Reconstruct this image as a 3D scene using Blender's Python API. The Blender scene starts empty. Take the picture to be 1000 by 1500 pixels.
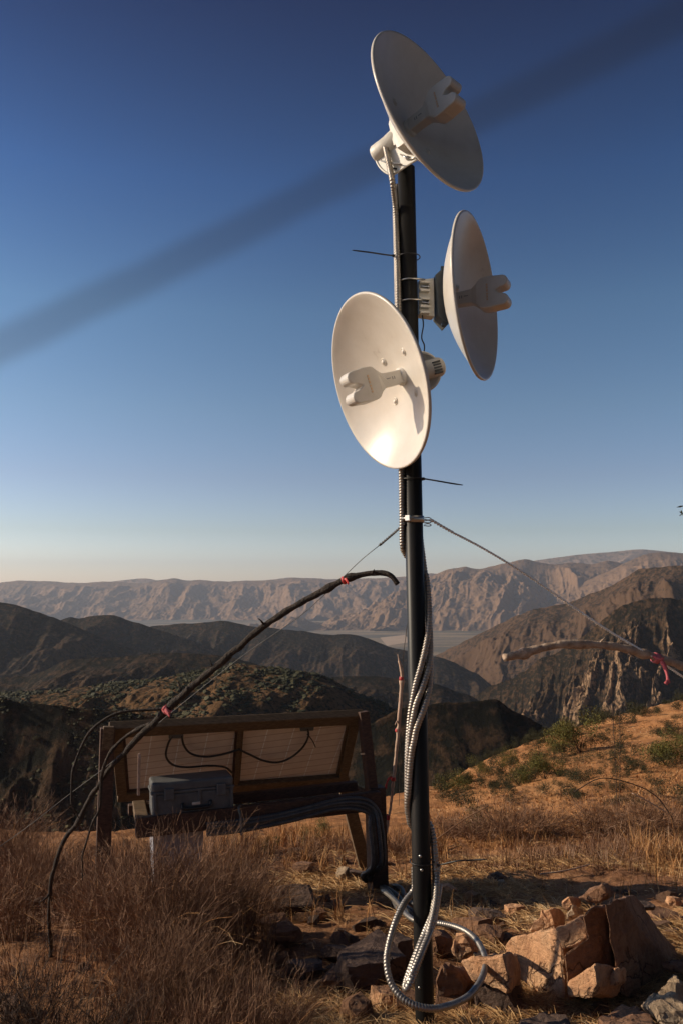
import bpy, bmesh, math, random
import numpy as np
from mathutils import Vector, Matrix, Euler

random.seed(7)
RNG = np.random.default_rng(11)
SC = bpy.context.scene
COL = SC.collection
PI = math.pi
R = math.radians

# ------------------------------------------------------------------ camera
F = 1216.0
PITCH = math.atan(110 / F)
FW = np.array([0, math.cos(PITCH), math.sin(PITCH)])
UP = np.array([0, -math.sin(PITCH), math.cos(PITCH)])
CAM = np.array([0, 0, 1.1])
cam = bpy.data.objects.new('camera', bpy.data.cameras.new('camera'))
COL.objects.link(cam)
cam.location = CAM
cam.rotation_euler = (PI / 2 + PITCH, 0, 0)
cam.data.sensor_fit = 'VERTICAL'
cam.data.sensor_height = 22.2
cam.data.sensor_width = 14.8
cam.data.lens = 22.2 * F / 1500
cam.data.clip_start = 0.05
cam.data.clip_end = 80000
SC.camera = cam


def at(px, py, D):
    """point of the place seen at photo pixel (px, py), D metres ahead"""
    v = FW + UP * (750 - py) / F + np.array([1, 0, 0]) * (px - 500) / F
    return CAM + v * D / v[1]


def unit(v):
    v = np.asarray(v, float)
    return v / np.linalg.norm(v)


# ------------------------------------------------------------------ noise
def _hash(ix, iy, seed):
    n = (ix.astype(np.int64) * 374761393 + iy.astype(np.int64) * 668265263 + seed * 982451653) & 0xffffffff
    n = ((n ^ (n >> 13)) * 1274126177) & 0xffffffff
    n = ((n ^ (n >> 16)) * 2246822519) & 0xffffffff
    return ((n ^ (n >> 15)) & 0xffffff) / float(0xffffff)


def vnoise(x, y, seed=0):
    x = np.asarray(x, float); y = np.asarray(y, float)
    ix = np.floor(x); iy = np.floor(y)
    fx = x - ix; fy = y - iy
    fx = fx * fx * fx * (fx * (fx * 6 - 15) + 10); fy = fy * fy * fy * (fy * (fy * 6 - 15) + 10)
    a = _hash(ix, iy, seed); b = _hash(ix + 1, iy, seed)
    c = _hash(ix, iy + 1, seed); d = _hash(ix + 1, iy + 1, seed)
    return (a * (1 - fx) + b * fx) * (1 - fy) + (c * (1 - fx) + d * fx) * fy


def fbm(x, y, seed=0, o=4, g=.5):
    s = 0; a = 1; t = 0
    for k in range(o):
        s = s + a * (vnoise(x * 2 ** k + 17.3 * k, y * 2 ** k - 9.1 * k, seed + k) - .5); t += a; a *= g
    return s / t * 2


def ridged(x, y, seed=0, o=4, g=.5):
    s = 0; a = 1; t = 0
    for k in range(o):
        s = s + a * (1 - np.abs(2 * vnoise(x * 2 ** k + 5.7 * k, y * 2 ** k + 3.3 * k, seed + 31 * k) - 1)); t += a; a *= g
    return s / t


def sstep(a, b, x):
    t = np.clip((x - a) / (b - a), 0, 1)
    return t * t * (3 - 2 * t)


# ------------------------------------------------------------------ materials
def new_mat(name):
    m = bpy.data.materials.new(name); m.use_nodes = True
    nt = m.node_tree
    return m, nt, nt.nodes['Principled BSDF']


def tex_coord(nt, scale=(1, 1, 1)):
    tc = nt.nodes.new('ShaderNodeTexCoord'); mp = nt.nodes.new('ShaderNodeMapping')
    mp.inputs['Scale'].default_value = scale
    nt.links.new(tc.outputs['Object'], mp.inputs['Vector'])
    return mp.outputs['Vector']


def noise_node(nt, vec, scale, detail=6, rough=.6, dist=0):
    n = nt.nodes.new('ShaderNodeTexNoise')
    n.inputs['Scale'].default_value = scale; n.inputs['Detail'].default_value = detail
    n.inputs['Roughness'].default_value = rough; n.inputs['Distortion'].default_value = dist
    nt.links.new(vec, n.inputs['Vector'])
    return n.outputs['Fac']


def ramp(nt, fac, stops):
    r = nt.nodes.new('ShaderNodeValToRGB')
    el = r.color_ramp.elements
    while len(el) < len(stops):
        el.new(.5)
    for e, (p, c) in zip(el, stops):
        e.position = p; e.color = (*c, 1)
    nt.links.new(fac, r.inputs['Fac'])
    return r.outputs['Color']


def bump(nt, b, h, strength=.4, dist=.01):
    n = nt.nodes.new('ShaderNodeBump')
    n.inputs['Strength'].default_value = strength; n.inputs['Distance'].default_value = dist
    nt.links.new(h, n.inputs['Height']); nt.links.new(n.outputs['Normal'], b.inputs['Normal'])


def mixc(nt, fac, a, b, mode='MIX'):
    n = nt.nodes.new('ShaderNodeMix'); n.data_type = 'RGBA'; n.blend_type = mode
    if hasattr(fac, 'links'):
        nt.links.new(fac, n.inputs['Factor'])
    else:
        n.inputs['Factor'].default_value = fac
    for v, k in ((a, 'A'), (b, 'B')):
        s = [i for i in n.inputs if i.name == k and i.type == 'RGBA'][0]
        if hasattr(v, 'links'):
            nt.links.new(v, s)
        else:
            s.default_value = (*v, 1)
    return [o for o in n.outputs if o.type == 'RGBA'][0]


def pmat(name, stops, scale=10, detail=6, rough=.7, metal=0, bs=.0, bscale=None, bdist=.01, stretch=(1, 1, 1), spec=.5, coat=0, nrough=.6):
    m, nt, b = new_mat(name)
    v = tex_coord(nt, stretch)
    f = noise_node(nt, v, scale, detail, nrough)
    nt.links.new(ramp(nt, f, stops), b.inputs['Base Color'])
    b.inputs['Roughness'].default_value = rough; b.inputs['Metallic'].default_value = metal
    b.inputs['Specular IOR Level'].default_value = spec
    b.inputs['Coat Weight'].default_value = coat
    if bs:
        bump(nt, b, noise_node(nt, v, bscale or scale * 2, 8, .65), bs, bdist)
    return m


M = {}
M['dish'] = pmat('dish_paint', [(.27, (.47, .42, .36)), (.37, (.60, .555, .49)), (.7, (.67, .63, .57))], 13, 10, .30, spec=.45, nrough=.68, bs=.03, bscale=300, bdist=.0005)
M['feed'] = pmat('feed_plastic', [(.3, (.56, .53, .48)), (.7, (.66, .63, .58))], 20, 6, .42, bs=.03, bscale=400, bdist=.0004)
M['bracket'] = pmat('bracket_plastic', [(.3, (.58, .56, .50)), (.7, (.70, .68, .62))], 25, 6, .45, bs=.04, bscale=300, bdist=.0005)
M['adapter'] = pmat('adapter_plastic', [(.3, (.07, .08, .08)), (.7, (.11, .12, .12))], 25, 5, .5)
M['print'] = pmat('orange_print', [(.3, (.62, .42, .26)), (.7, (.68, .48, .31))], 30, 3, .5)
M['greyprint'] = pmat('grey_print', [(.3, (.2, .2, .2)), (.7, (.3, .3, .3))], 30, 3, .5)
M['steel'] = pmat('zinc_steel', [(.3, (.42, .41, .39)), (.7, (.62, .61, .58))], 60, 5, .33, .95)
M['conduit'] = pmat('galvanised_conduit', [(.3, (.25, .225, .20)), (.7, (.38, .35, .31))], 40, 5, .42, .75)
M['conduitb'] = pmat('dull_conduit', [(.3, (.055, .053, .052)), (.7, (.10, .097, .093))], 40, 5, .5, .1)
M['wire'] = pmat('wire_steel', [(.3, (.84, .83, .80)), (.7, (.92, .91, .88))], 80, 3, .35, .0)
M['black'] = pmat('black_nylon', [(.3, (.012, .012, .012)), (.7, (.02, .02, .02))], 40, 3, .45)
M['pole'] = pmat('black_pipe', [(.25, (.007, .007, .007)), (.55, (.014, .0135, .013)), (.72, (.03, .026, .022)), (.85, (.07, .055, .04))], 14, 10, .42, bs=.12, bscale=70, bdist=.001, stretch=(1, 1, .12), spec=.18)
M['bark'] = pmat('dark_bark', [(.34, (.014, .010, .008)), (.54, (.035, .024, .018)), (.74, (.15, .11, .085))], 46, 12, .85, bs=1.0, bscale=110, bdist=.012, nrough=.75)
M['barkpale'] = pmat('pale_bark', [(.3, (.22, .135, .085)), (.5, (.46, .33, .24)), (.75, (.60, .48, .37))], 34, 10, .8, bs=1.0, bscale=90, bdist=.010, nrough=.72)
M['stick'] = pmat('peeled_stick', [(.3, (.36, .22, .15)), (.7, (.55, .40, .30))], 26, 8, .7, bs=.4, bscale=90, bdist=.003)
M['ribbon'] = pmat('pink_ribbon', [(.3, (.42, .07, .09)), (.7, (.58, .19, .21))], 30, 4, .8, spec=.2)
M['ribbonred'] = pmat('red_tape', [(.3, (.42, .03, .03)), (.7, (.55, .05, .05))], 30, 4, .5)
M['wood'] = pmat('weathered_lumber', [(.3, (.065, .040, .020)), (.5, (.125, .078, .040)), (.7, (.20, .13, .07))], 22, 9, .75, bs=.4, bscale=60, bdist=.003, stretch=(1, 6, 6))
M['woodred'] = pmat('stained_lumber', [(.3, (.035, .017, .011)), (.5, (.07, .034, .021)), (.75, (.12, .062, .038))], 22, 9, .75, bs=.4, bscale=60, bdist=.003, stretch=(1, 6, 6))
M['back'] = None
M['alu'] = pmat('aluminium_rail', [(.3, (.40, .40, .40)), (.7, (.52, .52, .51))], 30, 4, .38, .9)
M['glass'] = pmat('panel_cells', [(.3, (.01, .012, .03)), (.7, (.02, .024, .05))], 20, 3, .12)
M['case'] = pmat('case_plastic', [(.3, (.075, .08, .085)), (.7, (.12, .125, .13))], 30, 6, .48, bs=.15, bscale=220, bdist=.001)
M['bin'] = pmat('bin_plastic', [(.3, (.24, .24, .28)), (.7, (.34, .34, .38))], 10, 6, .5)
M['label'] = pmat('metal_badge', [(.3, (.5, .5, .5)), (.7, (.65, .65, .65))], 30, 3, .35, .5)


def panel_back_mat():
    m, nt, b = new_mat('panel_backsheet')
    tc = nt.nodes.new('ShaderNodeTexCoord')
    v = tc.outputs['UV']
    def lines(axis, n, w):
        s = nt.nodes.new('ShaderNodeSeparateXYZ'); nt.links.new(v, s.inputs[0])
        a = nt.nodes.new('ShaderNodeMath'); a.operation = 'MULTIPLY'; a.inputs[1].default_value = n
        nt.links.new(s.outputs[axis], a.inputs[0])
        p = nt.nodes.new('ShaderNodeMath'); p.operation = 'PINGPONG'; p.inputs[1].default_value = .5
        nt.links.new(a.outputs[0], p.inputs[0])
        c = nt.nodes.new('ShaderNodeMath'); c.operation = 'LESS_THAN'; c.inputs[1].default_value = w
        nt.links.new(p.outputs[0], c.inputs[0])
        return c.outputs[0]
    f = noise_node(nt, v, 9, 6, .6)
    base = ramp(nt, f, [(.3, (.70, .57, .46)), (.7, (.80, .68, .56))])
    c = mixc(nt, lines('X', 4, .018), base, (.95, .93, .88))
    c = mixc(nt, lines('Y', 9, .05), c, (.50, .36, .25))
    nt.links.new(c, b.inputs['Base Color']); b.inputs['Roughness'].default_value = .5
    return m


M['back'] = panel_back_mat()


def rock_mat(name, a, bcol, c, scale=6):
    m, nt, b = new_mat(name)
    v = tex_coord(nt)
    f = noise_node(nt, v, scale, 9, .65, .4)
    col = ramp(nt, f, [(.28, a), (.5, bcol), (.72, c)])
    g = noise_node(nt, v, scale * 7, 8, .7)
    col = mixc(nt, ramp(nt, g, [(.40, (0, 0, 0)), (.75, (.75, .75, .75))]), col, mixc(nt, 1.0, col, (.38, .33, .3), 'MULTIPLY'))
    st = noise_node(nt, tex_coord(nt, (1, 1, 5)), scale * 1.6, 7, .6, .6)
    col = mixc(nt, ramp(nt, st, [(.56, (0, 0, 0)), (.70, (.55, .55, .55))]), col, (.12, .075, .055))
    vo = nt.nodes.new('ShaderNodeTexVoronoi'); vo.feature = 'DISTANCE_TO_EDGE'; vo.inputs['Scale'].default_value = 7
    wn = nt.nodes.new('ShaderNodeTexNoise'); wn.inputs['Scale'].default_value = 9; wn.inputs['Detail'].default_value = 6
    nt.links.new(v, wn.inputs['Vector'])
    wm = nt.nodes.new('ShaderNodeMix'); wm.data_type = 'VECTOR'; wm.inputs['Factor'].default_value = .22
    va, vb = [i for i in wm.inputs if i.type == 'VECTOR'][-2:]
    nt.links.new(tex_coord(nt, (1, 1, 2.2)), va); nt.links.new(wn.outputs['Color'], vb)
    nt.links.new([o for o in wm.outputs if o.type == 'VECTOR'][0], vo.inputs['Vector'])
    ck = ramp(nt, vo.outputs['Distance'], [(0.0, (0, 0, 0)), (.035, (1, 1, 1))])
    fr_ = noise_node(nt, v, 3.5, 3, .5)
    ck = mixc(nt, ramp(nt, fr_, [(.47, (0, 0, 0)), (.53, (1, 1, 1))]), (1, 1, 1), ck)
    col = mixc(nt, 1.0, col, mixc(nt, ck, (.35, .30, .27), (1, 1, 1)), 'MULTIPLY')
    mx0 = nt.nodes.new('ShaderNodeMath'); mx0.operation = 'MULTIPLY_ADD'; mx0.inputs[1].default_value = .35
    nt.links.new(ck, mx0.inputs[0])
    mx = nt.nodes.new('ShaderNodeMath'); mx.operation = 'ADD'
    nt.links.new(noise_node(nt, v, 26, 10, .7), mx.inputs[0]); nt.links.new(noise_node(nt, tex_coord(nt, (1, 1, 4)), 12, 8, .6, .5), mx.inputs[1])
    nt.links.new(col, b.inputs['Base Color']); b.inputs['Roughness'].default_value = .85
    nt.links.new(mx.outputs[0], mx0.inputs[2])
    bump(nt, b, mx0.outputs[0], 1.0, .018)
    return m


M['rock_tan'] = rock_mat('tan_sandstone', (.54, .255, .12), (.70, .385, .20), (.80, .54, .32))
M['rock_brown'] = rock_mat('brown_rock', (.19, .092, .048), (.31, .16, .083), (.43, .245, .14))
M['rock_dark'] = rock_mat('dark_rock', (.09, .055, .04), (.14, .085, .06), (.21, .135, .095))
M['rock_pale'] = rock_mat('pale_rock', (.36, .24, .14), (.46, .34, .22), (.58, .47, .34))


def rnd_hue_mat(name, stops, rough=.8, trans=.0, scale=3.0):
    """blades and leaves: colour differs from piece to piece (mesh islands) and with a soft noise"""
    m, nt, b = new_mat(name)
    g = nt.nodes.new('ShaderNodeNewGeometry')
    v = tex_coord(nt)
    f = noise_node(nt, v, scale, 4, .6)
    mx = nt.nodes.new('ShaderNodeMath'); mx.operation = 'MULTIPLY_ADD'; mx.inputs[1].default_value = .55
    ml = nt.nodes.new('ShaderNodeMath'); ml.operation = 'MULTIPLY_ADD'; ml.inputs[1].default_value = .9; ml.inputs[2].default_value = -.22
    nt.links.new(f, ml.inputs[0]); nt.links.new(ml.outputs[0], mx.inputs[2])
    nt.links.new(g.outputs['Random Per Island'], mx.inputs[0])
    nt.links.new(ramp(nt, mx.outputs[0], stops), b.inputs['Base Color'])
    b.inputs['Roughness'].default_value = rough
    b.inputs['Specular IOR Level'].default_value = .3
    return m


M['straw'] = rnd_hue_mat('dry_straw', [(.1, (.17, .075, .026)), (.42, (.36, .17, .06)), (.72, (.50, .27, .11)), (.92, (.68, .50, .29))])
M['strawpale'] = rnd_hue_mat('pale_straw', [(.1, (.30, .15, .06)), (.45, (.54, .31, .13)), (.75, (.68, .46, .23)), (.95, (.78, .62, .42))])
M['twig'] = rnd_hue_mat('brown_twigs', [(.1, (.085, .044, .027)), (.45, (.19, .10, .056)), (.72, (.32, .18, .105)), (.92, (.54, .38, .26))])
M['wiredark'] = pmat('dark_wire', [(.3, (.05, .05, .05)), (.7, (.10, .095, .09))], 80, 3, .5, .5)  # darker tone for the left and rear guy wires
M['twigdark'] = rnd_hue_mat('dark_twigs', [(.1, (.025, .016, .012)), (.5, (.05, .032, .024)), (.9, (.11, .075, .055))])
M['leaf'] = rnd_hue_mat('olive_leaves', [(.1, (.045, .045, .010)), (.5, (.10, .095, .02)), (.9, (.19, .16, .04))])
M['leafdark'] = rnd_hue_mat('dark_leaves', [(.1, (.018, .020, .009)), (.5, (.038, .040, .016)), (.9, (.075, .065, .028))])
M['leafdry'] = rnd_hue_mat('dry_leaves', [(.1, (.06, .035, .015)), (.5, (.13, .075, .035)), (.9, (.22, .13, .06))])
M['scrub'] = rnd_hue_mat('scrub_leaves', [(.1, (.018, .020, .008)), (.5, (.042, .042, .016)), (.9, (.10, .085, .035))], scale=.05)


def ground_mat():
    m, nt, b = new_mat('dry_ground')
    v = tex_coord(nt)
    f = noise_node(nt, v, 1.1, 10, .65, .3)
    soil = ramp(nt, f, [(.28, (.19, .092, .05)), (.46, (.40, .20, .10)), (.62, (.54, .29, .145)), (.78, (.64, .39, .21))])
    g = noise_node(nt, v, 22, 10, .75)
    soil = mixc(nt, ramp(nt, g, [(.35, (.8, .8, .8)), (.6, (0, 0, 0))]), soil, mixc(nt, 1.0, soil, (.42, .36, .32), 'MULTIPLY'))
    # straw-covered hillside beyond the stony knoll
    far = ramp(nt, noise_node(nt, v, .55, 10, .72), [(.3, (.29, .127, .05)), (.5, (.47, .215, .083)), (.75, (.57, .30, .125))])
    spot = ramp(nt, noise_node(nt, v, 1.7, 6, .6), [(.33, (1, 1, 1)), (.42, (0, 0, 0))])
    far = mixc(nt, spot, far, (.13, .07, .032))
    at_ = nt.nodes.new('ShaderNodeAttribute'); at_.attribute_name = 'slope'
    col = mixc(nt, at_.outputs['Fac'], soil, far)
    nt.links.new(col, b.inputs['Base Color']); b.inputs['Roughness'].default_value = .95
    b.inputs['Specular IOR Level'].default_value = .15
    bump(nt, b, noise_node(nt, v, 16, 12, .75), .9, .04)
    return m


def hill_mat(name, veg, soil, big=.01, small=.2, amount=.5, rock=None, bd=2.0):
    """chaparral over soil; 'rib' is where bare ground or rock stands out on the spurs"""
    m, nt, b = new_mat(name)
    v = tex_coord(nt)
    f = noise_node(nt, v, big, 9, .62, .5)
    s0 = noise_node(nt, v, small, 8, .72)
    s = ramp(nt, s0, [(.36, (0, 0, 0)), (.60, (1, 1, 1))])
    ad = nt.nodes.new('ShaderNodeMath'); ad.operation = 'MULTIPLY_ADD'; ad.inputs[1].default_value = .6
    nt.links.new(s, ad.inputs[0])
    ad2 = nt.nodes.new('ShaderNodeMath'); ad2.operation = 'MULTIPLY'; ad2.inputs[1].default_value = .6
    nt.links.new(f, ad2.inputs[0]); nt.links.new(ad2.outputs[0], ad.inputs[2])
    at_ = nt.nodes.new('ShaderNodeAttribute'); at_.attribute_name = 'rib'
    a3 = nt.nodes.new('ShaderNodeMath'); a3.operation = 'MULTIPLY_ADD'; a3.inputs[1].default_value = .35
    nt.links.new(at_.outputs['Fac'], a3.inputs[0]); nt.links.new(ad.outputs[0], a3.inputs[2])
    p = 1.05 - amount * .5
    col = ramp(nt, a3.outputs[0], [(p - .28, veg), (p - .10, tuple(.5 * (x + y) for x, y in zip(veg, soil))), (p, soil)])
    if rock:
        rk = nt.nodes.new('ShaderNodeMath'); rk.operation = 'MULTIPLY'
        nt.links.new(at_.outputs['Fac'], rk.inputs[0]); nt.links.new(s, rk.inputs[1])
        col = mixc(nt, ramp(nt, rk.outputs[0], [(.22, (0, 0, 0)), (.42, (1, 1, 1))]), col, rock)
    nt.links.new(col, b.inputs['Base Color']); b.inputs['Roughness'].default_value = .95
    b.inputs['Specular IOR Level'].default_value = .1
    bump(nt, b, s0, 1.0, bd * 1.6)
    return m


# ------------------------------------------------------------------ object helpers
def tag(o, label=None, cat=None, group=None, kind=None):
    for k, v in (('label', label), ('category', cat), ('group', group), ('kind', kind)):
        if v:
            o[k] = v
    return o


def thing(name, label, cat, loc, group=None):
    o = bpy.data.objects.new(name, None)
    o.location = Vector(loc); o.empty_display_size = .1
    COL.objects.link(o)
    return tag(o, label, cat, group)


def link_mesh(name, me, mat, parent=None, smooth=True):
    o = bpy.data.objects.new(name, me)
    COL.objects.link(o)
    if mat is not None:
        me.materials.append(mat)
    if parent is not None:
        o.parent = parent
    return o


def np_mesh(name, V, Fc, smooth=True):
    """V (n,3); Fc (m,k) all of one size"""
    V = np.ascontiguousarray(V, np.float32); Fc = np.ascontiguousarray(Fc, np.int32)
    me = bpy.data.meshes.new(name)
    me.vertices.add(len(V)); me.vertices.foreach_set('co', V.ravel())
    k = Fc.shape[1]
    me.loops.add(Fc.size); me.loops.foreach_set('vertex_index', Fc.ravel())
    me.polygons.add(len(Fc))
    me.polygons.foreach_set('loop_start', np.arange(0, Fc.size, k, dtype=np.int32))
    me.polygons.foreach_set('loop_total', np.full(len(Fc), k, np.int32))
    me.polygons.foreach_set('use_smooth', np.full(len(Fc), smooth, bool))
    me.update(calc_edges=True)
    return me


def world_loc(o):
    v = np.array(o.location, float)
    while o.parent is not None:
        o = o.parent; v = v + np.array(o.location)
    return v


class MB:
    """collects shapes given in world coordinates; build() links them as ONE mesh object"""
    def __init__(self):
        self.v = []; self.f = []; self.s = []

    def add(self, vs, fs, smooth=True):
        n = len(self.v)
        self.v += [tuple(map(float, p)) for p in vs]
        self.f += [tuple(i + n for i in f) for f in fs]
        self.s += [smooth] * len(fs)
        return self

    def tube(self, path, rad, n=10, cap=True):
        path = [np.asarray(p, float) for p in path]
        rad = [rad] * len(path) if np.isscalar(rad) else list(rad)
        vs = []; fs = []
        t0 = unit(path[1] - path[0])
        a = unit(np.cross(t0, [0.31, .2, .93] if abs(t0[2]) < .9 else [1, .1, 0]))
        for i, p in enumerate(path):
            t = unit(path[min(i + 1, len(path) - 1)] - path[max(i - 1, 0)])
            a = unit(a - t * np.dot(a, t)); b = np.cross(t, a)
            for k in range(n):
                q = 2 * PI * k / n
                vs.append(p + rad[i] * (math.cos(q) * a + math.sin(q) * b))
        for i in range(len(path) - 1):
            for k in range(n):
                fs.append((i * n + k, i * n + (k + 1) % n, (i + 1) * n + (k + 1) % n, (i + 1) * n + k))
        if cap:
            fs.append(tuple(range(n - 1, -1, -1))); m = (len(path) - 1) * n
            fs.append(tuple(range(m, m + n)))
        return self.add(vs, fs)

    def box(self, c, ax, half, bevel=0, seg=2):
        """ax: three unit axes"""
        bm = bmesh.new(); bmesh.ops.create_cube(bm, size=2)
        for v in bm.verts:
            v.co = Vector((v.co.x * half[0], v.co.y * half[1], v.co.z * half[2]))
        if bevel:
            bmesh.ops.bevel(bm, geom=bm.edges[:], offset=bevel, segments=seg, affect='EDGES', profile=.5)
        c = np.asarray(c, float); A = [np.asarray(x, float) for x in ax]
        bm.verts.index_update()
        vs = [c + A[0] * v.co.x + A[1] * v.co.y + A[2] * v.co.z for v in bm.verts]
        fs = [tuple(v.index for v in f.verts) for f in bm.faces]
        bm.free()
        return self.add(vs, fs, False)

    def bar(self, p, q, w, h, up=(0, 0, 1), bevel=.004):
        p = np.asarray(p, float); q = np.asarray(q, float)
        x = unit(q - p); y = unit(np.cross(up, x)); z = np.cross(x, y)
        return self.box((p + q) / 2, (x, y, z), (np.linalg.norm(q - p) / 2, w / 2, h / 2), bevel)

    def lathe(self, c, axis, prof, n=48, flip=False, smooth=True):
        """prof: (radius, height along axis)"""
        axis = unit(axis); a = unit(np.cross(axis, [0, 0, 1] if abs(axis[2]) < .9 else [1, 0, 0])); b = np.cross(axis, a)
        c = np.asarray(c, float); vs = []; fs = []
        for r, h in prof:
            for k in range(n):
                q = 2 * PI * k / n
                vs.append(c + axis * h + max(r, 1e-5) * (math.cos(q) * a + math.sin(q) * b))
        for i in range(len(prof) - 1):
            for k in range(n):
                fs.append((i * n + k, i * n + (k + 1) % n, (i + 1) * n + (k + 1) % n, (i + 1) * n + k))
        return self.add(vs, fs, smooth)

    def prism(self, poly, ext, bevel=0):
        """poly: 3-D outline, ext: thickness vector"""
        bm = bmesh.new()
        vs = [bm.verts.new(Vector(p)) for p in poly]
        f = bm.faces.new(vs)
        g = bmesh.ops.extrude_face_region(bm, geom=[f])
        for e in g['geom']:
            if isinstance(e, bmesh.types.BMVert):
                e.co += Vector(ext)
        bmesh.ops.recalc_face_normals(bm, faces=bm.faces[:])
        if bevel:
            bmesh.ops.bevel(bm, geom=bm.edges[:], offset=bevel, segments=2, affect='EDGES', profile=.5)
        bm.verts.index_update()
        V = [tuple(v.co) for v in bm.verts]; fs = [tuple(v.index for v in f.verts) for f in bm.faces]
        bm.free()
        return self.add(V, fs, False)

    def ball(self, c, r, n=10):
        pr = [(r * math.sin(PI * i / n), -r * math.cos(PI * i / n)) for i in range(n + 1)]
        return self.lathe(c, (0, 0, 1), pr, n * 2)

    def build(self, name, mat, parent=None, origin=None):
        o0 = np.zeros(3) if parent is None else world_loc(parent)
        loc = np.zeros(3)
        if origin is not None:
            loc = np.asarray(origin, float) - o0
        me = bpy.data.meshes.new(name)
        off = o0 + loc
        me.from_pydata([tuple(np.array(p) - off) for p in self.v], [], self.f)
        me.polygons.foreach_set('use_smooth', self.s)
        me.update()
        bm = bmesh.new(); bm.from_mesh(me)
        bmesh.ops.recalc_face_normals(bm, faces=bm.faces[:])
        bm.to_mesh(me); bm.free()
        o = link_mesh(name, me, mat, parent)
        o.location = Vector(loc)
        return o


def spline(pts, step=.01):
    P = [np.asarray(p, float) for p in pts]
    P = [2 * P[0] - P[1]] + P + [2 * P[-1] - P[-2]]
    out = []
    for i in range(1, len(P) - 2):
        a, b, c, d = P[i - 1:i + 3]
        n = max(2, int(np.linalg.norm(c - b) / step))
        for k in range(n):
            t = k / n
            out.append(.5 * (2 * b + (c - a) * t + (2 * a - 5 * b + 4 * c - d) * t * t + (3 * b - a - 3 * c + d) * t ** 3))
    out.append(P[-2])
    return out


def resample(path, step):
    path = np.array(path); d = np.r_[0, np.cumsum(np.linalg.norm(np.diff(path, axis=0), axis=1))]
    n = max(3, int(d[-1] / step)); t = np.linspace(0, d[-1], n)
    return np.stack([np.interp(t, d, path[:, k]) for k in range(3)], 1), d[-1]


def conduit_mesh(mb, pts, r=.009, pitch=.0078, n=14, depth=.0015):
    """interlocked metal hose: a spiral ridge round a tube"""
    P, L = resample(spline(pts, .012), pitch / 4.0)
    m = len(P)
    T = np.gradient(P, axis=0); T /= np.linalg.norm(T, axis=1)[:, None]
    a = unit(np.cross(T[0], [.3, .5, .2])); vs = []
    for i in range(m):
        a = unit(a - T[i] * np.dot(a, T[i])); b = np.cross(T[i], a)
        for k in range(n):
            q = 2 * PI * k / n
            ph = (i / 4.0 - k / n) * 2 * PI
            rr = r + depth * (math.cos(ph) * .5 - .5)
            vs.append(P[i] + rr * (math.cos(q) * a + math.sin(q) * b))
    fs = [(i * n + k, i * n + (k + 1) % n, (i + 1) * n + (k + 1) % n, (i + 1) * n + k) for i in range(m - 1) for k in range(n)]
    fs.append(tuple(range(n - 1, -1, -1))); fs.append(tuple(range((m - 1) * n, m * n)))
    mb.add(vs, fs)
    return mb


def strips_mesh(name, P, W, rng, face=None):
    """P (n,k,3) centre lines, W (n,k) widths -> flat ribbons"""
    n, k, _ = P.shape
    T = P[:, -1] - P[:, 0]
    q = rng.normal(size=(n, 3)) if face is None else face
    S = np.cross(T, q); S /= (np.linalg.norm(S, axis=1)[:, None] + 1e-9)
    A = P - S[:, None] * W[..., None] / 2; B = P + S[:, None] * W[..., None] / 2
    V = np.stack([A, B], 2).reshape(-1, 3)
    base = (np.arange(n) * 2 * k)[:, None]
    i = np.arange(k - 1)[None]
    Fc = np.stack([base + 2 * i, base + 2 * i + 1, base + 2 * i + 3, base + 2 * i + 2], -1).reshape(-1, 4)
    return np_mesh(name, V, Fc, True)


# ------------------------------------------------------------------ near ground
SKY_PX = np.array([-900, -300, 0, 200, 350, 420, 540, 640, 720, 820, 900, 1000, 1300, 1900])
SKY_D = np.array([7, 7, 7, 7.2, 8, 10, 14, 24, 30, 38, 46, 55, 70, 80.])
SKY_PY = np.array([1190, 1200, 1215, 1215, 1208, 1198, 1178, 1148, 1104, 1068, 1044, 1020, 945, 870.])
SKY_Z = np.array([at(500, py, d)[2] for py, d in zip(SKY_PY, SKY_D)])


def gz(x, y, rough=True):
    x = np.asarray(x, float); y = np.asarray(y, float)
    yy = np.maximum(y, .4)
    px = 500 + F * x / yy / 1.03
    D = np.interp(px, SKY_PX, SKY_D); Z = np.interp(px, SKY_PX, SKY_Z)
    near = -.2 * (yy - 2.26) - .035 * np.exp(-((yy - 2.1) / .8) ** 2)
    z6 = -.2 * (6 - 2.26)
    mid = z6 + (Z - z6) * (yy - 6) / np.maximum(D - 6, .5)
    z = np.where(yy < 6, near, np.where(yy < D, mid, Z - .9 * (yy - D)))
    if rough:
        w = np.clip(yy / 12, .35, 1.8)
        z = z + .05 * fbm(x * 1.6, y * 1.6, 3, 4) * np.clip(yy / 4, .4, 1.2)
        z = z + .022 * fbm(x * 9, y * 9, 5, 4) * np.exp(-np.maximum(yy - 7, 0) / 8)
        z = z + .10 * fbm(x * .45, y * .45, 8, 4) * sstep(7, 14, yy) * sstep(0, 10, np.abs(yy - D) + 2) * w
    return z


def ground_pt(px, py):
    Ds = np.geomspace(.8, 110, 1600)
    P = np.stack([at(px, py, d) for d in Ds])
    below = P[:, 2] <= gz(P[:, 0], P[:, 1])
    i = int(np.argmax(below)) if below.any() else 900
    p = P[i].copy(); p[2] = float(gz(p[0], p[1]))
    return p


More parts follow.
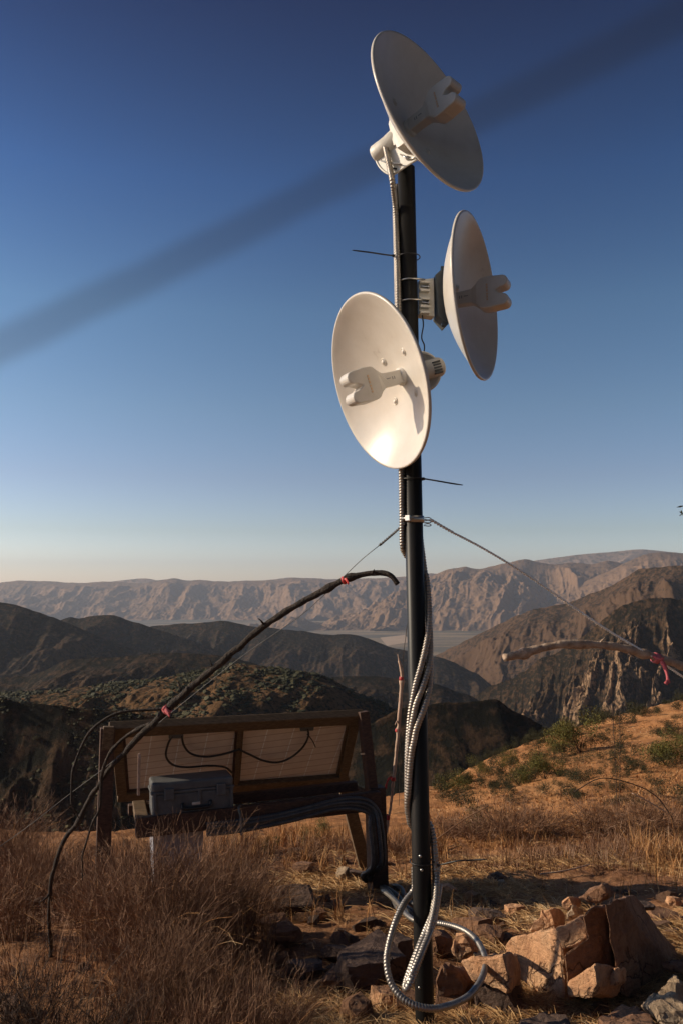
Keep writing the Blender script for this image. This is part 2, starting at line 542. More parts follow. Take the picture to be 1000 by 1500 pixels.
def make_ground():
    bt = np.r_[np.linspace(-3, -.52, 60)[:-1], np.linspace(-.52, .52, 620), np.linspace(.52, 3, 60)[1:]]
    ds = np.r_[np.geomspace(.4, 1.7, 20)[:-1], np.geomspace(1.7, 9, 330)[:-1], np.geomspace(9, 130, 230)]
    B, Dd = np.meshgrid(bt, ds, indexing='ij')
    X = B * Dd; Y = Dd
    Z = gz(X, Y)
    V = np.stack([X, Y, Z], -1).reshape(-1, 3)
    nb, nd = B.shape
    i = np.arange(nb - 1)[:, None] * nd + np.arange(nd - 1)[None]
    Fc = np.stack([i, i + nd, i + nd + 1, i + 1], -1).reshape(-1, 4)
    me = np_mesh('ground', V, Fc)
    sl = sstep(5.0, 8.0, Y + .8 * fbm(X * .7, Y * .7, 21, 3)).reshape(-1)
    a = me.attributes.new('slope', 'FLOAT', 'POINT'); a.data.foreach_set('value', sl.astype(np.float32))
    o = link_mesh('ground', me, ground_mat())
    tag(o, kind='structure')


make_ground()


# ------------------------------------------------------------------ hills, mountains, valley
ZF = -368.0


def hill(name, crest, D, run, drop, lam, amp, mat, aim=(0, -1), p=.85, step=1.4, nv=150, seed=1, floor=None, skew=.4, cn=0.0, oct=5, back=.6):
    cx = np.array([c[0] for c in crest], float); cy = np.array([c[1] for c in crest], float)
    px = np.arange(cx[0], cx[-1], step)
    # smooth interpolation of the crest
    k = np.exp(-.5 * (np.arange(-9, 10) / 4.0) ** 2); k /= k.sum()
    py = np.interp(px, cx, cy); py = np.convolve(np.pad(py, 9, 'edge'), k, 'valid')
    Dp = np.interp(px, cx, D) if not np.isscalar(D) else np.full(len(px), float(D))
    C = np.stack([at(a, b, d) for a, b, d in zip(px, py, Dp)])
    s = np.r_[0, np.cumsum(np.linalg.norm(np.diff(C[:, :2], axis=0), axis=1))]
    C[:, 2] += cn * fbm(s / (lam * .35), s * 0 + .5, seed + 90, 4)
    v = np.r_[-np.linspace(1, .05, 10) ** 1.5 * .6, np.linspace(0, 1, nv) ** 1.25]
    Vv, S = np.meshgrid(v, s, indexing='xy')
    aim = unit([aim[0], aim[1], 0])
    dz = (C[:, 2] - floor)[:, None] if floor is not None else np.full((len(s), 1), float(drop))
    vp = np.maximum(Vv, 0)
    X = C[:, 0][:, None] + aim[0] * run * Vv; Y = C[:, 1][:, None] + aim[1] * run * Vv
    wob = .38 * fbm(S / lam * .6, Vv * run / lam * .6, seed + 5, 3)
    g = ridged(S / lam + skew * Vv * run / lam + wob, Vv * run / (lam * 3.2) + .3 * wob, seed, oct, .52)
    fine = fbm(S / lam * 5, Vv * run / lam * 5, seed + 9, 5, .6)
    env = sstep(0, .22, vp) * (1 - .35 * sstep(.75, 1, vp))
    Z = C[:, 2][:, None] - dz * np.where(Vv < 0, 0, vp ** p) + np.where(Vv < 0, Vv * run * back, 0)
    g2 = ridged(S / lam * 3.1 + skew * Vv * run / lam * 2 + .8 * g, Vv * run / lam * .9 + g, seed + 40, 4, .55)
    Z = Z + amp * ((g - .62) * 1.9 * env + .5 * (g2 - .6) * (.12 + env) + .12 * fine * (.25 + env))
    lat = amp * .30 * fbm(S / lam * 1.7, Vv * run / lam * 1.2, seed + 13, 4) * env
    X = X + lat * .8; Y = Y + lat * .3
    V = np.stack([X, Y, Z], -1).reshape(-1, 3)
    ns, nvv = Z.shape
    i = np.arange(ns - 1)[:, None] * nvv + np.arange(nvv - 1)[None]
    Fc = np.stack([i, i + 1, i + nvv + 1, i + nvv], -1).reshape(-1, 4)
    me = np_mesh(name, V, Fc)
    rib = np.clip((.7 * g + .3 * g2 - .5) * 2.6, 0, 1) * env
    a = me.attributes.new('rib', 'FLOAT', 'POINT'); a.data.foreach_set('value', rib.reshape(-1).astype(np.float32))
    o = link_mesh(name, me, mat)
    tag(o, kind='structure')
    return V.reshape(ns, nvv, 3), rib


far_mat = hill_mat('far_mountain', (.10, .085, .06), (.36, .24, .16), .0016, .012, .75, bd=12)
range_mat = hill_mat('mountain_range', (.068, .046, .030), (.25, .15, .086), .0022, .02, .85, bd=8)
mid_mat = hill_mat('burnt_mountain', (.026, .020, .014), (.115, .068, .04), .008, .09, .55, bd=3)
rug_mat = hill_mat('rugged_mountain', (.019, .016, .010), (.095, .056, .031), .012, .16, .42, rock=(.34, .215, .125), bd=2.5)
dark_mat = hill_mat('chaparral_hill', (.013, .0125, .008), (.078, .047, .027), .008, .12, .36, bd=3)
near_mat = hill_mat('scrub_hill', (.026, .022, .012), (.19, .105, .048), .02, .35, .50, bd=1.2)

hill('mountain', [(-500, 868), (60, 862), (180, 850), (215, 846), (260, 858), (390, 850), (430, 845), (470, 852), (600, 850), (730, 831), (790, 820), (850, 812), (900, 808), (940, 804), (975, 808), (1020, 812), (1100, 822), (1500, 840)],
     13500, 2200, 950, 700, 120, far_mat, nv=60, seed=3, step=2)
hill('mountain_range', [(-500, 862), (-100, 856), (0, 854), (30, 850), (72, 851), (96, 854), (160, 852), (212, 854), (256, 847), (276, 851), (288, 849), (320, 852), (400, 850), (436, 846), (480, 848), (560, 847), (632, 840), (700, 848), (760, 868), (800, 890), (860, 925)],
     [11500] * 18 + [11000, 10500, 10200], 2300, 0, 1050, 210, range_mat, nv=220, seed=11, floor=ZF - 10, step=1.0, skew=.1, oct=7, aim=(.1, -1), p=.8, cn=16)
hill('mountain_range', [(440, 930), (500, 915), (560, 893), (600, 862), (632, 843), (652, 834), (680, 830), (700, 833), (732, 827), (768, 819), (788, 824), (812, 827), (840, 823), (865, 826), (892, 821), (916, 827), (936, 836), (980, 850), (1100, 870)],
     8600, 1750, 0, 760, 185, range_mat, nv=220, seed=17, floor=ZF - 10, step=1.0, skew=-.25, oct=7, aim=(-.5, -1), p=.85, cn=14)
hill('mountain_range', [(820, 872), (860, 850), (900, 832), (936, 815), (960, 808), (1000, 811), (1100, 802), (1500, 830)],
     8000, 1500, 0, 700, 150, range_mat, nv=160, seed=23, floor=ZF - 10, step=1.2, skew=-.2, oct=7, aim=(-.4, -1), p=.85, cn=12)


def valley_mat():
    m, nt, b = new_mat('valley_fields')
    v = tex_coord(nt, (.35, 1.6, 1))
    f = noise_node(nt, v, .0016, 5, .5)
    col = ramp(nt, f, [(.36, (.075, .065, .035)), (.47, (.11, .085, .045)), (.53, (.36, .24, .13)), (.60, (.11, .085, .045)), (.7, (.38, .25, .15))])
    s = noise_node(nt, tex_coord(nt), .03, 6, .7)
    col = mixc(nt, ramp(nt, s, [(.45, (0, 0, 0)), (.62, (.8, .8, .8))]), col, mixc(nt, 1.0, col, (.4, .45, .4), 'MULTIPLY'))
    nt.links.new(col, b.inputs['Base Color']); b.inputs['Roughness'].default_value = .95
    return m


def flat_sheet(name, pts, z, mat):
    mb = MB(); mb.add([(x, y, z) for x, y in pts], [tuple(range(len(pts)))], False)
    o = mb.build(name, mat); tag(o, kind='structure'); return o


flat_sheet('valley', [(-22000, -400), (22000, -400), (22000, 23000), (-22000, 23000)], ZF, valley_mat())
pf = [at(556, 934, 1), at(592, 930, 1), at(604, 940, 1), at(566, 946, 1)]
flat_sheet('field', [tuple((CAM + (q - CAM) * ((ZF + 1 - CAM[2]) / (q - CAM)[2]))[:2]) for q in pf], ZF + 1,
           pmat('ploughed_field', [(.3, (.42, .29, .19)), (.7, (.50, .36, .25))], .01, 4, .95))

hill('mountain', [(560, 1010), (600, 985), (644, 956), (680, 940), (732, 912), (780, 892), (828, 884), (872, 866), (900, 856), (932, 834), (960, 830), (1000, 828), (1100, 815), (1400, 800)],
     [2900, 2850, 2800, 2700, 2600, 2500, 2450, 2350, 2300, 2250, 2200, 2150, 2100, 2000], 620, 330, 190, 62, mid_mat, aim=(-.55, -1), seed=21, skew=-.2, cn=5)
hill('hill', [(-500, 850), (-100, 872), (0, 882), (20, 884), (60, 898), (88, 908), (150, 935), (220, 960), (300, 978), (360, 990)],
     1500, 420, 190, 170, 42, dark_mat, aim=(.2, -1), seed=31, cn=2)
hill('hill', [(20, 945), (60, 922), (104, 902), (112, 907), (140, 901), (168, 901), (200, 912), (240, 925), (300, 945), (350, 965)],
     1850, 420, 190, 150, 45, dark_mat, aim=(-.1, -1), seed=37, cn=2)
hill('hill', [(120, 940), (180, 926), (224, 917), (280, 914), (328, 909), (364, 916), (440, 924), (476, 930), (512, 928), (540, 934), (564, 946), (588, 952), (632, 960), (660, 968), (700, 988), (740, 1020), (780, 1070)],
     2200, 640, 260, 190, 48, dark_mat, aim=(.15, -1), seed=41, cn=3)
hill('hill', [(-200, 1000), (40, 992), (70, 980), (100, 966), (140, 964), (200, 960), (240, 957), (300, 959), (340, 962), (380, 975), (440, 995)],
     900, 240, 90, 95, 24, dark_mat, aim=(-.1, -1), seed=47, cn=1.5)
hill('hill', [(360, 1010), (400, 997), (450, 992), (520, 990), (580, 993), (640, 1003), (690, 1020), (720, 1040), (760, 1070)],
     1050, 300, 130, 110, 26, dark_mat, aim=(.1, -1), seed=53, cn=1.5)
hill('rugged_mountain', [(660, 1045), (690, 1025), (716, 1005), (760, 988), (788, 968), (816, 956), (856, 932), (880, 908), (904, 888), (940, 878), (972, 876), (1000, 878), (1100, 866), (1400, 850)],
     [1320, 1300, 1290, 1270, 1250, 1240, 1220, 1210, 1200, 1190, 1180, 1180, 1150, 1100], 300, 235, 46, 46, rug_mat, aim=(-.45, -1), seed=61, nv=230, step=.9, skew=.15, cn=4, p=.8)
N1, _ = hill('scrub_hill', [(-300, 1060), (-100, 1034), (0, 1018), (80, 1010), (160, 1002), (250, 992), (320, 980), (352, 972), (380, 976), (420, 980), (460, 986), (488, 996), (524, 1016), (548, 1026), (620, 1060)],
     430, 190, 75, 45, 9, near_mat, aim=(-.1, -1), seed=71, p=1.25, cn=.8)
N2, _ = hill('scrub_hill', [(400, 1150), (470, 1105), (520, 1074), (545, 1058), (580, 1040), (632, 1032), (680, 1030), (728, 1024), (744, 1038), (780, 1056), (830, 1085), (900, 1130)],
     330, 170, 140, 50, 13, dark_mat, aim=(.25, -1), seed=83, cn=.6, p=.8)
N3, _ = hill('scrub_hill', [(-300, 1000), (-100, 1012), (0, 1022), (40, 1030), (80, 1033), (140, 1038), (200, 1044), (260, 1052), (330, 1070), (420, 1100), (520, 1150), (620, 1200)],
     240, 130, 105, 30, 10, dark_mat, aim=(.45, -1), seed=97, cn=.4, p=.8)


# chaparral growing on the nearer hills: nobody could count it
def scrub(V, n, smin, smax, seed, vmax, name='scrub'):
    r = np.random.default_rng(seed)
    bm = bmesh.new(); bmesh.ops.create_icosphere(bm, subdivisions=1, radius=1)
    bv = np.array([v.co[:] for v in bm.verts]); bf = np.array([[v.index for v in f.verts] for f in bm.faces]); bm.free()
    ns, nv, _ = V.shape
    iu = r.integers(0, ns - 1, n); iv = (10 + (r.random(n) ** 1.3) * (nv - 11) * vmax).astype(int)
    dens = .6 * vnoise(iu / 30., iv / 18., seed) + .4 * vnoise(iu / 7., iv / 5., seed + 3)
    keep = r.random(n) < np.clip((dens - .44) * 6, .03, 1)
    iu, iv = iu[keep], iv[keep]; n = len(iu)
    P = V[iu, iv]
    S = smin + (smax - smin) * np.clip(np.exp(r.normal(size=n) * .8) * .28, 0, 1.3)
    jit = r.uniform(.6, 1.25, (n, len(bv), 1))
    off = r.normal(size=(n, 1, 3)) * np.array([.3, .3, .02])
    W = P[:, None] + off + (bv[None] * jit) * S[:, None, None] * np.array([1.15, 1.15, .62]) + np.array([0, 0, .12]) * S[:, None, None]
    Fc = (np.arange(n) * len(bv))[:, None, None] + bf[None]
    me = np_mesh(name, W.reshape(-1, 3), Fc.reshape(-1, 3), False)
    o = link_mesh(name, me, M['scrub']); tag(o, 'dark scrub dotted over the hill crest', 'scrub', kind='stuff')


scrub(N1, 26000, .35, 1.5, 5, .9)
scrub(N3, 9000, .2, .8, 7, .8)

# ------------------------------------------------------------------ haze
hz = MB(); hz.box((0, 11000, (760 + ZF - 2) / 2), np.eye(3), (23000, 14000, (760 - ZF + 2) / 2))
ho = hz.build('haze', None); tag(ho, kind='stuff', label='thin pale haze lying over the valley and mountains', cat='haze')
hm = bpy.data.materials.new('haze'); hm.use_nodes = True; hm.node_tree.nodes.clear()
out = hm.node_tree.nodes.new('ShaderNodeOutputMaterial'); pv = hm.node_tree.nodes.new('ShaderNodeVolumePrincipled')
pv.inputs['Color'].default_value = (.72, .80, .95, 1); pv.inputs['Density'].default_value = 5.0e-5; pv.inputs['Anisotropy'].default_value = .25
hm.node_tree.links.new(pv.outputs[0], out.inputs['Volume'])
ho.data.materials.append(hm)

# ------------------------------------------------------------------ sky and sun
SUN_PHI, SUN_EL = 6.0, 24.0      # degrees ahead of straight left, height
sd = np.array([-math.cos(R(SUN_EL)) * math.cos(R(SUN_PHI)), math.cos(R(SUN_EL)) * math.sin(R(SUN_PHI)), math.sin(R(SUN_EL))])
sl = bpy.data.lights.new('sun', 'SUN'); sl.energy = 5.0; sl.angle = R(.53); sl.color = (1, .83, .62)
so = bpy.data.objects.new('sun', sl); COL.objects.link(so)
so.location = (-20, 2, 12)
so.rotation_euler = Vector(-sd).to_track_quat('-Z', 'Y').to_euler()
w = bpy.data.worlds.new('World'); SC.world = w; w.use_nodes = True
nt = w.node_tree; bg = nt.nodes['Background']
sky = nt.nodes.new('ShaderNodeTexSky'); sky.sky_type = 'NISHITA'; sky.sun_disc = False
sky.sun_elevation = R(SUN_EL); sky.sun_rotation = math.atan2(sd[0], sd[1]) % (2 * PI)
sky.altitude = 900; sky.air_density = 1.0; sky.dust_density = .6; sky.ozone_density = 2.5
# a long straight dark band crossing the sky
tc = nt.nodes.new('ShaderNodeTexCoord')
nrm = np.cross(unit(at(0, 508, 1) - CAM), unit(at(1000, 22, 1) - CAM)); nrm = unit(nrm)
dp = nt.nodes.new('ShaderNodeVectorMath'); dp.operation = 'DOT_PRODUCT'; dp.inputs[1].default_value = tuple(nrm)
wv = noise_node(nt, tc.outputs['Generated'], 7, 4, .6)
nt.links.new(tc.outputs['Generated'], dp.inputs[0])
ab = nt.nodes.new('ShaderNodeMath'); ab.operation = 'ABSOLUTE'; wo = nt.nodes.new('ShaderNodeMath'); wo.operation = 'MULTIPLY_ADD'; wo.inputs[1].default_value = .012; nt.links.new(wv, wo.inputs[0])
wp = nt.nodes.new('ShaderNodeMath'); wp.operation = 'SUBTRACT'; wp.inputs[1].default_value = .006; nt.links.new(dp.outputs['Value'], wp.inputs[0]); nt.links.new(wp.outputs[0], wo.inputs[2])
nt.links.new(wo.outputs[0], ab.inputs[0])
mr = nt.nodes.new('ShaderNodeMapRange'); mr.interpolation_type = 'SMOOTHERSTEP'
mr.inputs['From Min'].default_value = .004; mr.inputs['From Max'].default_value = .032
mr.inputs['To Min'].default_value = .68; mr.inputs['To Max'].default_value = 1.0
nt.links.new(ab.outputs[0], mr.inputs['Value'])
mul = nt.nodes.new('ShaderNodeMix'); mul.data_type = 'RGBA'; mul.blend_type = 'MULTIPLY'; mul.inputs['Factor'].default_value = 1
ia, ib = [i for i in mul.inputs if i.type == 'RGBA']
gm = nt.nodes.new('ShaderNodeGamma'); gm.inputs['Gamma'].default_value = 1.9
nt.links.new(sky.outputs[0], gm.inputs['Color'])
# sky tinted by height, darkened overhead to cut the fill light
sx = nt.nodes.new('ShaderNodeSeparateXYZ'); nt.links.new(tc.outputs['Generated'], sx.inputs[0])
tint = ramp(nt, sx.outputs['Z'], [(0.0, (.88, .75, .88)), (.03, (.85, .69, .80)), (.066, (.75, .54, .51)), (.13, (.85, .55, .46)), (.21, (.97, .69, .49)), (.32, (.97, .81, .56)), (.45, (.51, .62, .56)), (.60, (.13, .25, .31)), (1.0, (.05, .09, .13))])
# unseen sky to the right and behind, darkened to cut fill on shaded bowls
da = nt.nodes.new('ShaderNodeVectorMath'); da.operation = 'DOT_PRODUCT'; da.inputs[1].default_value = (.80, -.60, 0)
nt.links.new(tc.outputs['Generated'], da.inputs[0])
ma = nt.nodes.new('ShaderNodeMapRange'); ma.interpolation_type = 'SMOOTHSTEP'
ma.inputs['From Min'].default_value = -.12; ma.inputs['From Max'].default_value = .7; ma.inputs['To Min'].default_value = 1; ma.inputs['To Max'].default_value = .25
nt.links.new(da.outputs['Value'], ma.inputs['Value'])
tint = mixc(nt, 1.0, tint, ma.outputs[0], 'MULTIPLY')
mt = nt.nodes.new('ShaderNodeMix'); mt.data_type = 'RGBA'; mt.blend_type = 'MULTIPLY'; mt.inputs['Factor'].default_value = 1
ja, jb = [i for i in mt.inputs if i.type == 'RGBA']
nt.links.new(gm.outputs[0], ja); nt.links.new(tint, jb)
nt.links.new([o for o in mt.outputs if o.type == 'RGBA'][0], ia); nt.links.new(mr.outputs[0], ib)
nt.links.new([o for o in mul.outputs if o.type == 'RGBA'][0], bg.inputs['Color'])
bg.inputs['Strength'].default_value = .05
SC.view_settings.view_transform = 'Standard'; SC.view_settings.look = 'None'
SC.view_settings.exposure = 0.0; SC.view_settings.gamma = 1
SC.cycles.max_bounces = 6; SC.cycles.diffuse_bounces = 2; SC.cycles.glossy_bounces = 3; SC.cycles.volume_bounces = 0
SC.cycles.caustics_reflective = False; SC.cycles.caustics_refractive = False

#@@OBJECTS@@
# ------------------------------------------------------------------ mast
PX_TOP, PX_BOT = at(595, 246, 2.26), at(622.5, 1492, 2.26)
PBASE = PX_BOT.copy(); PBASE[2] -= .12


def pole_at(py):
    """centre of the mast at photo row py"""
    lo, hi = 0.0, 1.0
    for _ in range(40):
        t = (lo + hi) / 2; p = PX_TOP + (PX_BOT - PX_TOP) * t
        d = p - CAM; row = 750 - F * (d @ UP) / (d @ FW)
        if row < py: lo = t
        else: hi = t
    return PX_TOP + (PX_BOT - PX_TOP) * lo


PR = .0245
PDIR = unit(PX_TOP - PX_BOT)


def rnd(py, ang, rad):
    a = R(ang)
    return pole_at(py) + rad * np.array([math.cos(a), math.sin(a), 0])


pole = thing('antenna_mast', 'tall black pipe mast carrying three dish antennas', 'mast', PBASE)
mb = MB(); mb.lathe(PBASE, PDIR, [(PR, 0), (PR, np.linalg.norm(PX_TOP - PBASE)), (PR - .003, np.linalg.norm(PX_TOP - PBASE) + .001), (PR - .004, np.linalg.norm(PX_TOP - PBASE) - .03), (0, np.linalg.norm(PX_TOP - PBASE) - .03)], 40)
mb.build('pipe', M['pole'], pole)
for py, ang in ((1270, 262), (1250, 255), (1442, 230)):
    mb = MB(); c = rnd(py, ang, PR - .001); ax = unit(c - pole_at(py))
    mb.lathe(c, ax, [(.0001, -.004), (.004, -.004), (.004, .0015), (.0028, .003), (.0001, .0033)], 14); mb.build('screw', M['steel'], pole)

# hose clamp that anchors the guy wires
cl = thing('hose_clamp', 'zinc band clamp round the black mast holding both guy wires', 'clamp', pole_at(761))
c = pole_at(761)
mb = MB(); mb.lathe(c, PDIR, [(PR + .0005, -.009), (PR + .002, -.009), (PR + .002, .009), (PR + .0005, .009)], 40); mb.build('band', M['steel'], cl)
mb = MB(); q = rnd(760, 232, PR + .006); mb.box(q, (unit([.7, -.6, 0]), unit([.6, .7, 0]), (0, 0, 1)), (.008, .005, .008), .0015)
mb.lathe(q, unit([.8, -.55, 0]), [(.0001, -.02), (.0035, -.02), (.0035, .016), (.0001, .016)], 12); mb.build('screw_housing', M['steel'], cl)
for dzz in (.004, -.004, -.013):
    p0 = rnd(761, 350, PR + .002) + [0, 0, dzz]
    mb = MB(); mb.tube(spline([p0, p0 + [.012, -.002, .001], p0 + [.019, 0, -.003], p0 + [.012, .006, -.005], p0 + [0, .01, -.003]], .003), .0013, 6); mb.build('wire_loop', M['steel'], cl)


# ------------------------------------------------------------------ dish antennas
def frame_of(az, el):
    az, el = R(az), R(el)
    a = np.array([math.cos(el) * math.sin(az), math.cos(el) * math.cos(az), math.sin(el)])
    h = unit(np.cross(a, [0, 0, 1])); k = np.cross(h, a)
    return a, h, k


RD = .2255; DD = .080
KS = .965


def dish(label, cxy, D, az, el, plate_side, style):
    a, h, k = frame_of(az, el)
    C = at(*cxy, D)
    V = C - a * DD                                       # vertex of the bowl
    t = thing('dish_antenna', label, 'antenna', V, 'white dish antennas on the mast')
    n = 22; th = .0035
    par = lambda r: DD * (r / RD) ** 2
    prof = [(RD * i / n, par(RD * i / n)) for i in range(n + 1)]
    prof += [(RD + .002, DD + .001), (RD + .0055, DD + .0005), (RD + .0068, DD - .003), (RD + .006, DD - .007), (RD + .001, DD - .0075)]
    prof += [(RD * i / n, par(RD * i / n) - th) for i in range(n - 1, -1, -1)]
    mb = MB(); mb.lathe(V, a, prof, 120); ref = mb.build('reflector', M['dish'], t)
    for sx, sy in ((1, 1), (1, -1), (-1, 1), (-1, -1)):
        r = .078; q = V + h * sx * .055 + k * sy * .055 + a * par(r)
        nrm = unit(a - (h * sx + k * sy) * .707 * 2 * DD * r / RD ** 2)
        mb = MB(); mb.lathe(q, nrm, [(.0105, -.004), (.0105, .0012), (.0088, .0028), (.0074, .0008), (.0064, .0010), (.0064, .0034), (.0001, .0038)], 20)
        mb.build('screw_boss', M['dish'], ref)
    # feed: boom, flared body and two rounded lobes, one outline with thickness
    fd = []
    prof2 = [(-.01, .0185), (.050, .0195), (.068, .0205), (.082, .030), (.094, .042), (.104, .0455), (.126, .0465)]
    up = list(prof2)
    lob = [(.131, .0455), (.142, .0445)] + [(.157 + .0165 * math.sin(q), .0265 + .0170 * math.cos(q)) for q in np.linspace(.1, PI * .86, 10)] + [(.150, .0085), (.137, .0008)]
    side = up + lob
    ol = [(s, y) for s, y in side] + [(s, -y) for s, y in reversed(side)]
    w = .0245
    bm = bmesh.new()
    vs = [bm.verts.new(Vector(V + a * (s * KS * 1.02) + k * (y * KS) - h * w)) for s, y in ol]
    f = bm.faces.new(vs); g = bmesh.ops.extrude_face_region(bm, geom=[f])
    for e in g['geom']:
        if isinstance(e, bmesh.types.BMVert): e.co += Vector(h * 2 * w)
    # the boom is narrower than the body
    for v in bm.verts:
        p = np.array(v.co) - V; s = p @ a; x = p @ h
        f_ = .66 + .34 * sstep(.055, .098, s)
        v.co -= Vector(h * x * (1 - f_))
    bmesh.ops.recalc_face_normals(bm, faces=bm.faces[:])
    big = [e for e in bm.edges if len(e.link_faces) == 2 and e.calc_face_angle() > .9]
    bmesh.ops.bevel(bm, geom=big, offset=.0045, segments=3, affect='EDGES', profile=.6)
    bm.verts.index_update()
    mb = MB(); mb.add([tuple(v.co) for v in bm.verts], [tuple(v.index for v in ff.verts) for ff in bm.faces], False); bm.free()
    feed = mb.build('feed_horn', M['feed'], t)
    # collar where the boom meets the bowl
    mb = MB(); mb.lathe(V, a, [(.024, -.004), (.024, .008), (.020, .012), (.0185, .012)], 32); mb.build('feed_collar', M['feed'], t)
    for sg in (1, -1):                                     # small print on both flat sides of the body and boom
        mb = MB()
        for j, (yy, hh) in enumerate(((.021, .004), (.013, .0045), (.004, .005), (-.006, .0035), (-.014, .005), (-.022, .0035))):
            mb.box(V + a * .1135 + k * yy * KS + h * sg * (w + .0002), (a, k, h), (.0024, hh * .7, .0004))
        mb.build('logo_print', M['print'], feed)
        mb = MB()
        mb.box(V + a * .052 + h * sg * (w * .66 + .0003) + k * .002, (a, k, h), (.006, .0012, .0004))
        for s0 in (.034, .040): mb.box(V + a * s0 + h * sg * (w * .66 + .0003) + k * .001, (a, k, h), (.0013, .004, .0004))
        mb.build('arrow_print', M['greyprint'], feed)
    # flange behind the bowl, radio tube on the axis
    if style != 'block':
        mb = MB()
        sq = []
        for (x0, y0), (x1, y1) in (((.054, .092), (-.054, .092)), ((-.054, .092), (-.054, -.075)), ((-.054, -.075), (.054, -.075)), ((.054, -.075), (.054, .092))):
            for j in range(8):
                s_ = j / 8; sq.append(np.array([x0 + (x1 - x0) * s_, y0 + (y1 - y0) * s_]))
        nn = len(sq)
        rows = [[V + h * x * f_ + k * y * f_ + a * (par(math.hypot(x, y) * f_) * g_ - d_) for x, y in sq] for f_, g_, d_ in ((1.0, 1, .0015), (1.0, .55, .016), (.93, .3, .024), (.55, 0, .030), (.42, 0, .045))]
        mb.add(sum(rows, []), [(i * nn + j, i * nn + (j + 1) % nn, (i + 1) * nn + (j + 1) % nn, (i + 1) * nn + j) for i in range(4) for j in range(nn)], False)
        mb.build('back_flange', M['bracket'], t)
        mb = MB(); mb.lathe(V - a * .02, -a, [(.0001, 0), (.026, 0), (.026, .075), (.0265, .082), (.0265, .098), (.024, .104), (.0001, .105)], 36)
        mb.build('radio_housing', M['bracket'], t)
    return t, V, a, h, k


def dplate(t, V, a, side, drop, off, mat, L=.15, hgt=.10):
    """half-round bracket plate standing in the vertical plane of the dish axis"""
    ol = []
    for x, y in ((-.012, .010), (-.030, .026), (-.115, .016)): ol.append((x, y))
    for q in np.linspace(0, 1, 9):
        ang = PI * (.55 + .50 * q); ol.append((-.105 + .04 * math.cos(ang), -.035 + .055 * math.sin(ang) * .95 - .02 * q))
    for x, y in ((-.128, -.072), (-.105, -.088), (-.080, -.094)): ol.append((x, y))
    ol += [(.012, -.055), (.022, -.042)]
    poly = [V + a * x + drop * y + side * off for x, y in ol]
    mb = MB(); mb.prism(poly, side * .005, .0012)
    rim = MB(); rim.tube([p + side * .004 for p in poly[2:14]], .0035, 8)
    b = mb.build('bracket_plate', mat, t); rim.build('plate_rim', mat, b)
    return b


# top dish, facing right
t1, V1, a1, h1, k1 = dish('white dish antenna on top of the mast, facing right with its bowl in shade', (631.5, 163), 2.12, 132.8, 14.4, 0, 'tube')
side = unit(np.cross(a1, [0, 0, 1])); side = side if side[1] < 0 else -side
dn = unit(np.array([0, 0, 1]) - a1 * a1[2])
def on_plane(px, py, P0, nrm):
    d = at(px, py, 1) - CAM
    return CAM + d * (np.dot(P0 - CAM, nrm) / np.dot(d, nrm))


ol = [(553.6, 210), (551.8, 219.6), (551.3, 229), (554.2, 240), (560.5, 249), (568.8, 255), (578.4, 256), (592.8, 246.5), (615, 232.6), (606, 219), (590, 203), (573.6, 190.8)]
poly = [on_plane(x, y, V1, side) for x, y in ol]
mb = MB(); mb.prism(poly, side * .006, .0012); b1 = mb.build('bracket_plate', M['bracket'], t1)
mb = MB(); mb.tube(spline([p + side * .006 for p in poly[0:9]], .01), .0032, 8); mb.build('plate_rim', M['bracket'], b1)
for p_, q_, z_ in (((586, 226), (597, 233), .010), ((597, 233), (612, 230), .010), ((557.6, 235.6), (588, 241), .012)):
    mb = MB(); mb.tube([on_plane(*p_, V1 + side * z_, side), on_plane(*q_, V1 + side * (z_ + .004), side)], .0022, 8); mb.build('u_bolt', M['steel'], t1)
mb = MB(); mb.lathe(on_plane(597, 232, V1 + side * .006, side), side, [(.0001, 0), (.006, 0), (.006, .005), (.0001, .005)], 6); mb.build('nut', M['steel'], t1)
mb = MB(); mb.tube([on_plane(571.5, 247, V1 + side * .0055, side), on_plane(581, 247.5, V1 + side * .0055, side)], .0026, 8); mb.build('slot', M['black'], b1)

# middle-left dish, facing left, in the sun
t2, V2, a2, h2, k2 = dish('white dish antenna facing left, its bowl brightly sunlit with a glare spot', (551.4, 560.8), 2.12, 245.15, -18.55, 0, 'tube')
side = unit(np.cross(a2, [0, 0, 1])); side = side if side[1] < 0 else -side
# round clamp plate behind, with its ring of vents
c = V2 - a2 * .066 - side * .012
mb = MB(); mb.lathe(c, unit(side + a2 * .35), [(.0001, -.010), (.053, -.010), (.056, -.006), (.056, .004), (.053, .008), (.048, .008), (.046, .004), (.0001, .004)], 48); mb.build('bracket_plate', M['bracket'], t2)
for j in range(5):
    mb = MB(); mb.box(V2 - a2 * (.098 + .0) + k2 * (.013 - .0075 * j) + side * .0215 - h2 * .0, (a2, k2, side), (.012, .0022, .006), .001); mb.build('vent_rib', M['adapter'], t2)
mb = MB(); p = pole_at(550); mb.box((c + p) / 2 + [.004, 0, -.02], (unit([1, .1, 0]), unit([-.1, 1, 0]), (0, 0, 1)), (.02, .02, .03), .003); mb.build('pole_clamp', M['bracket'], t2)

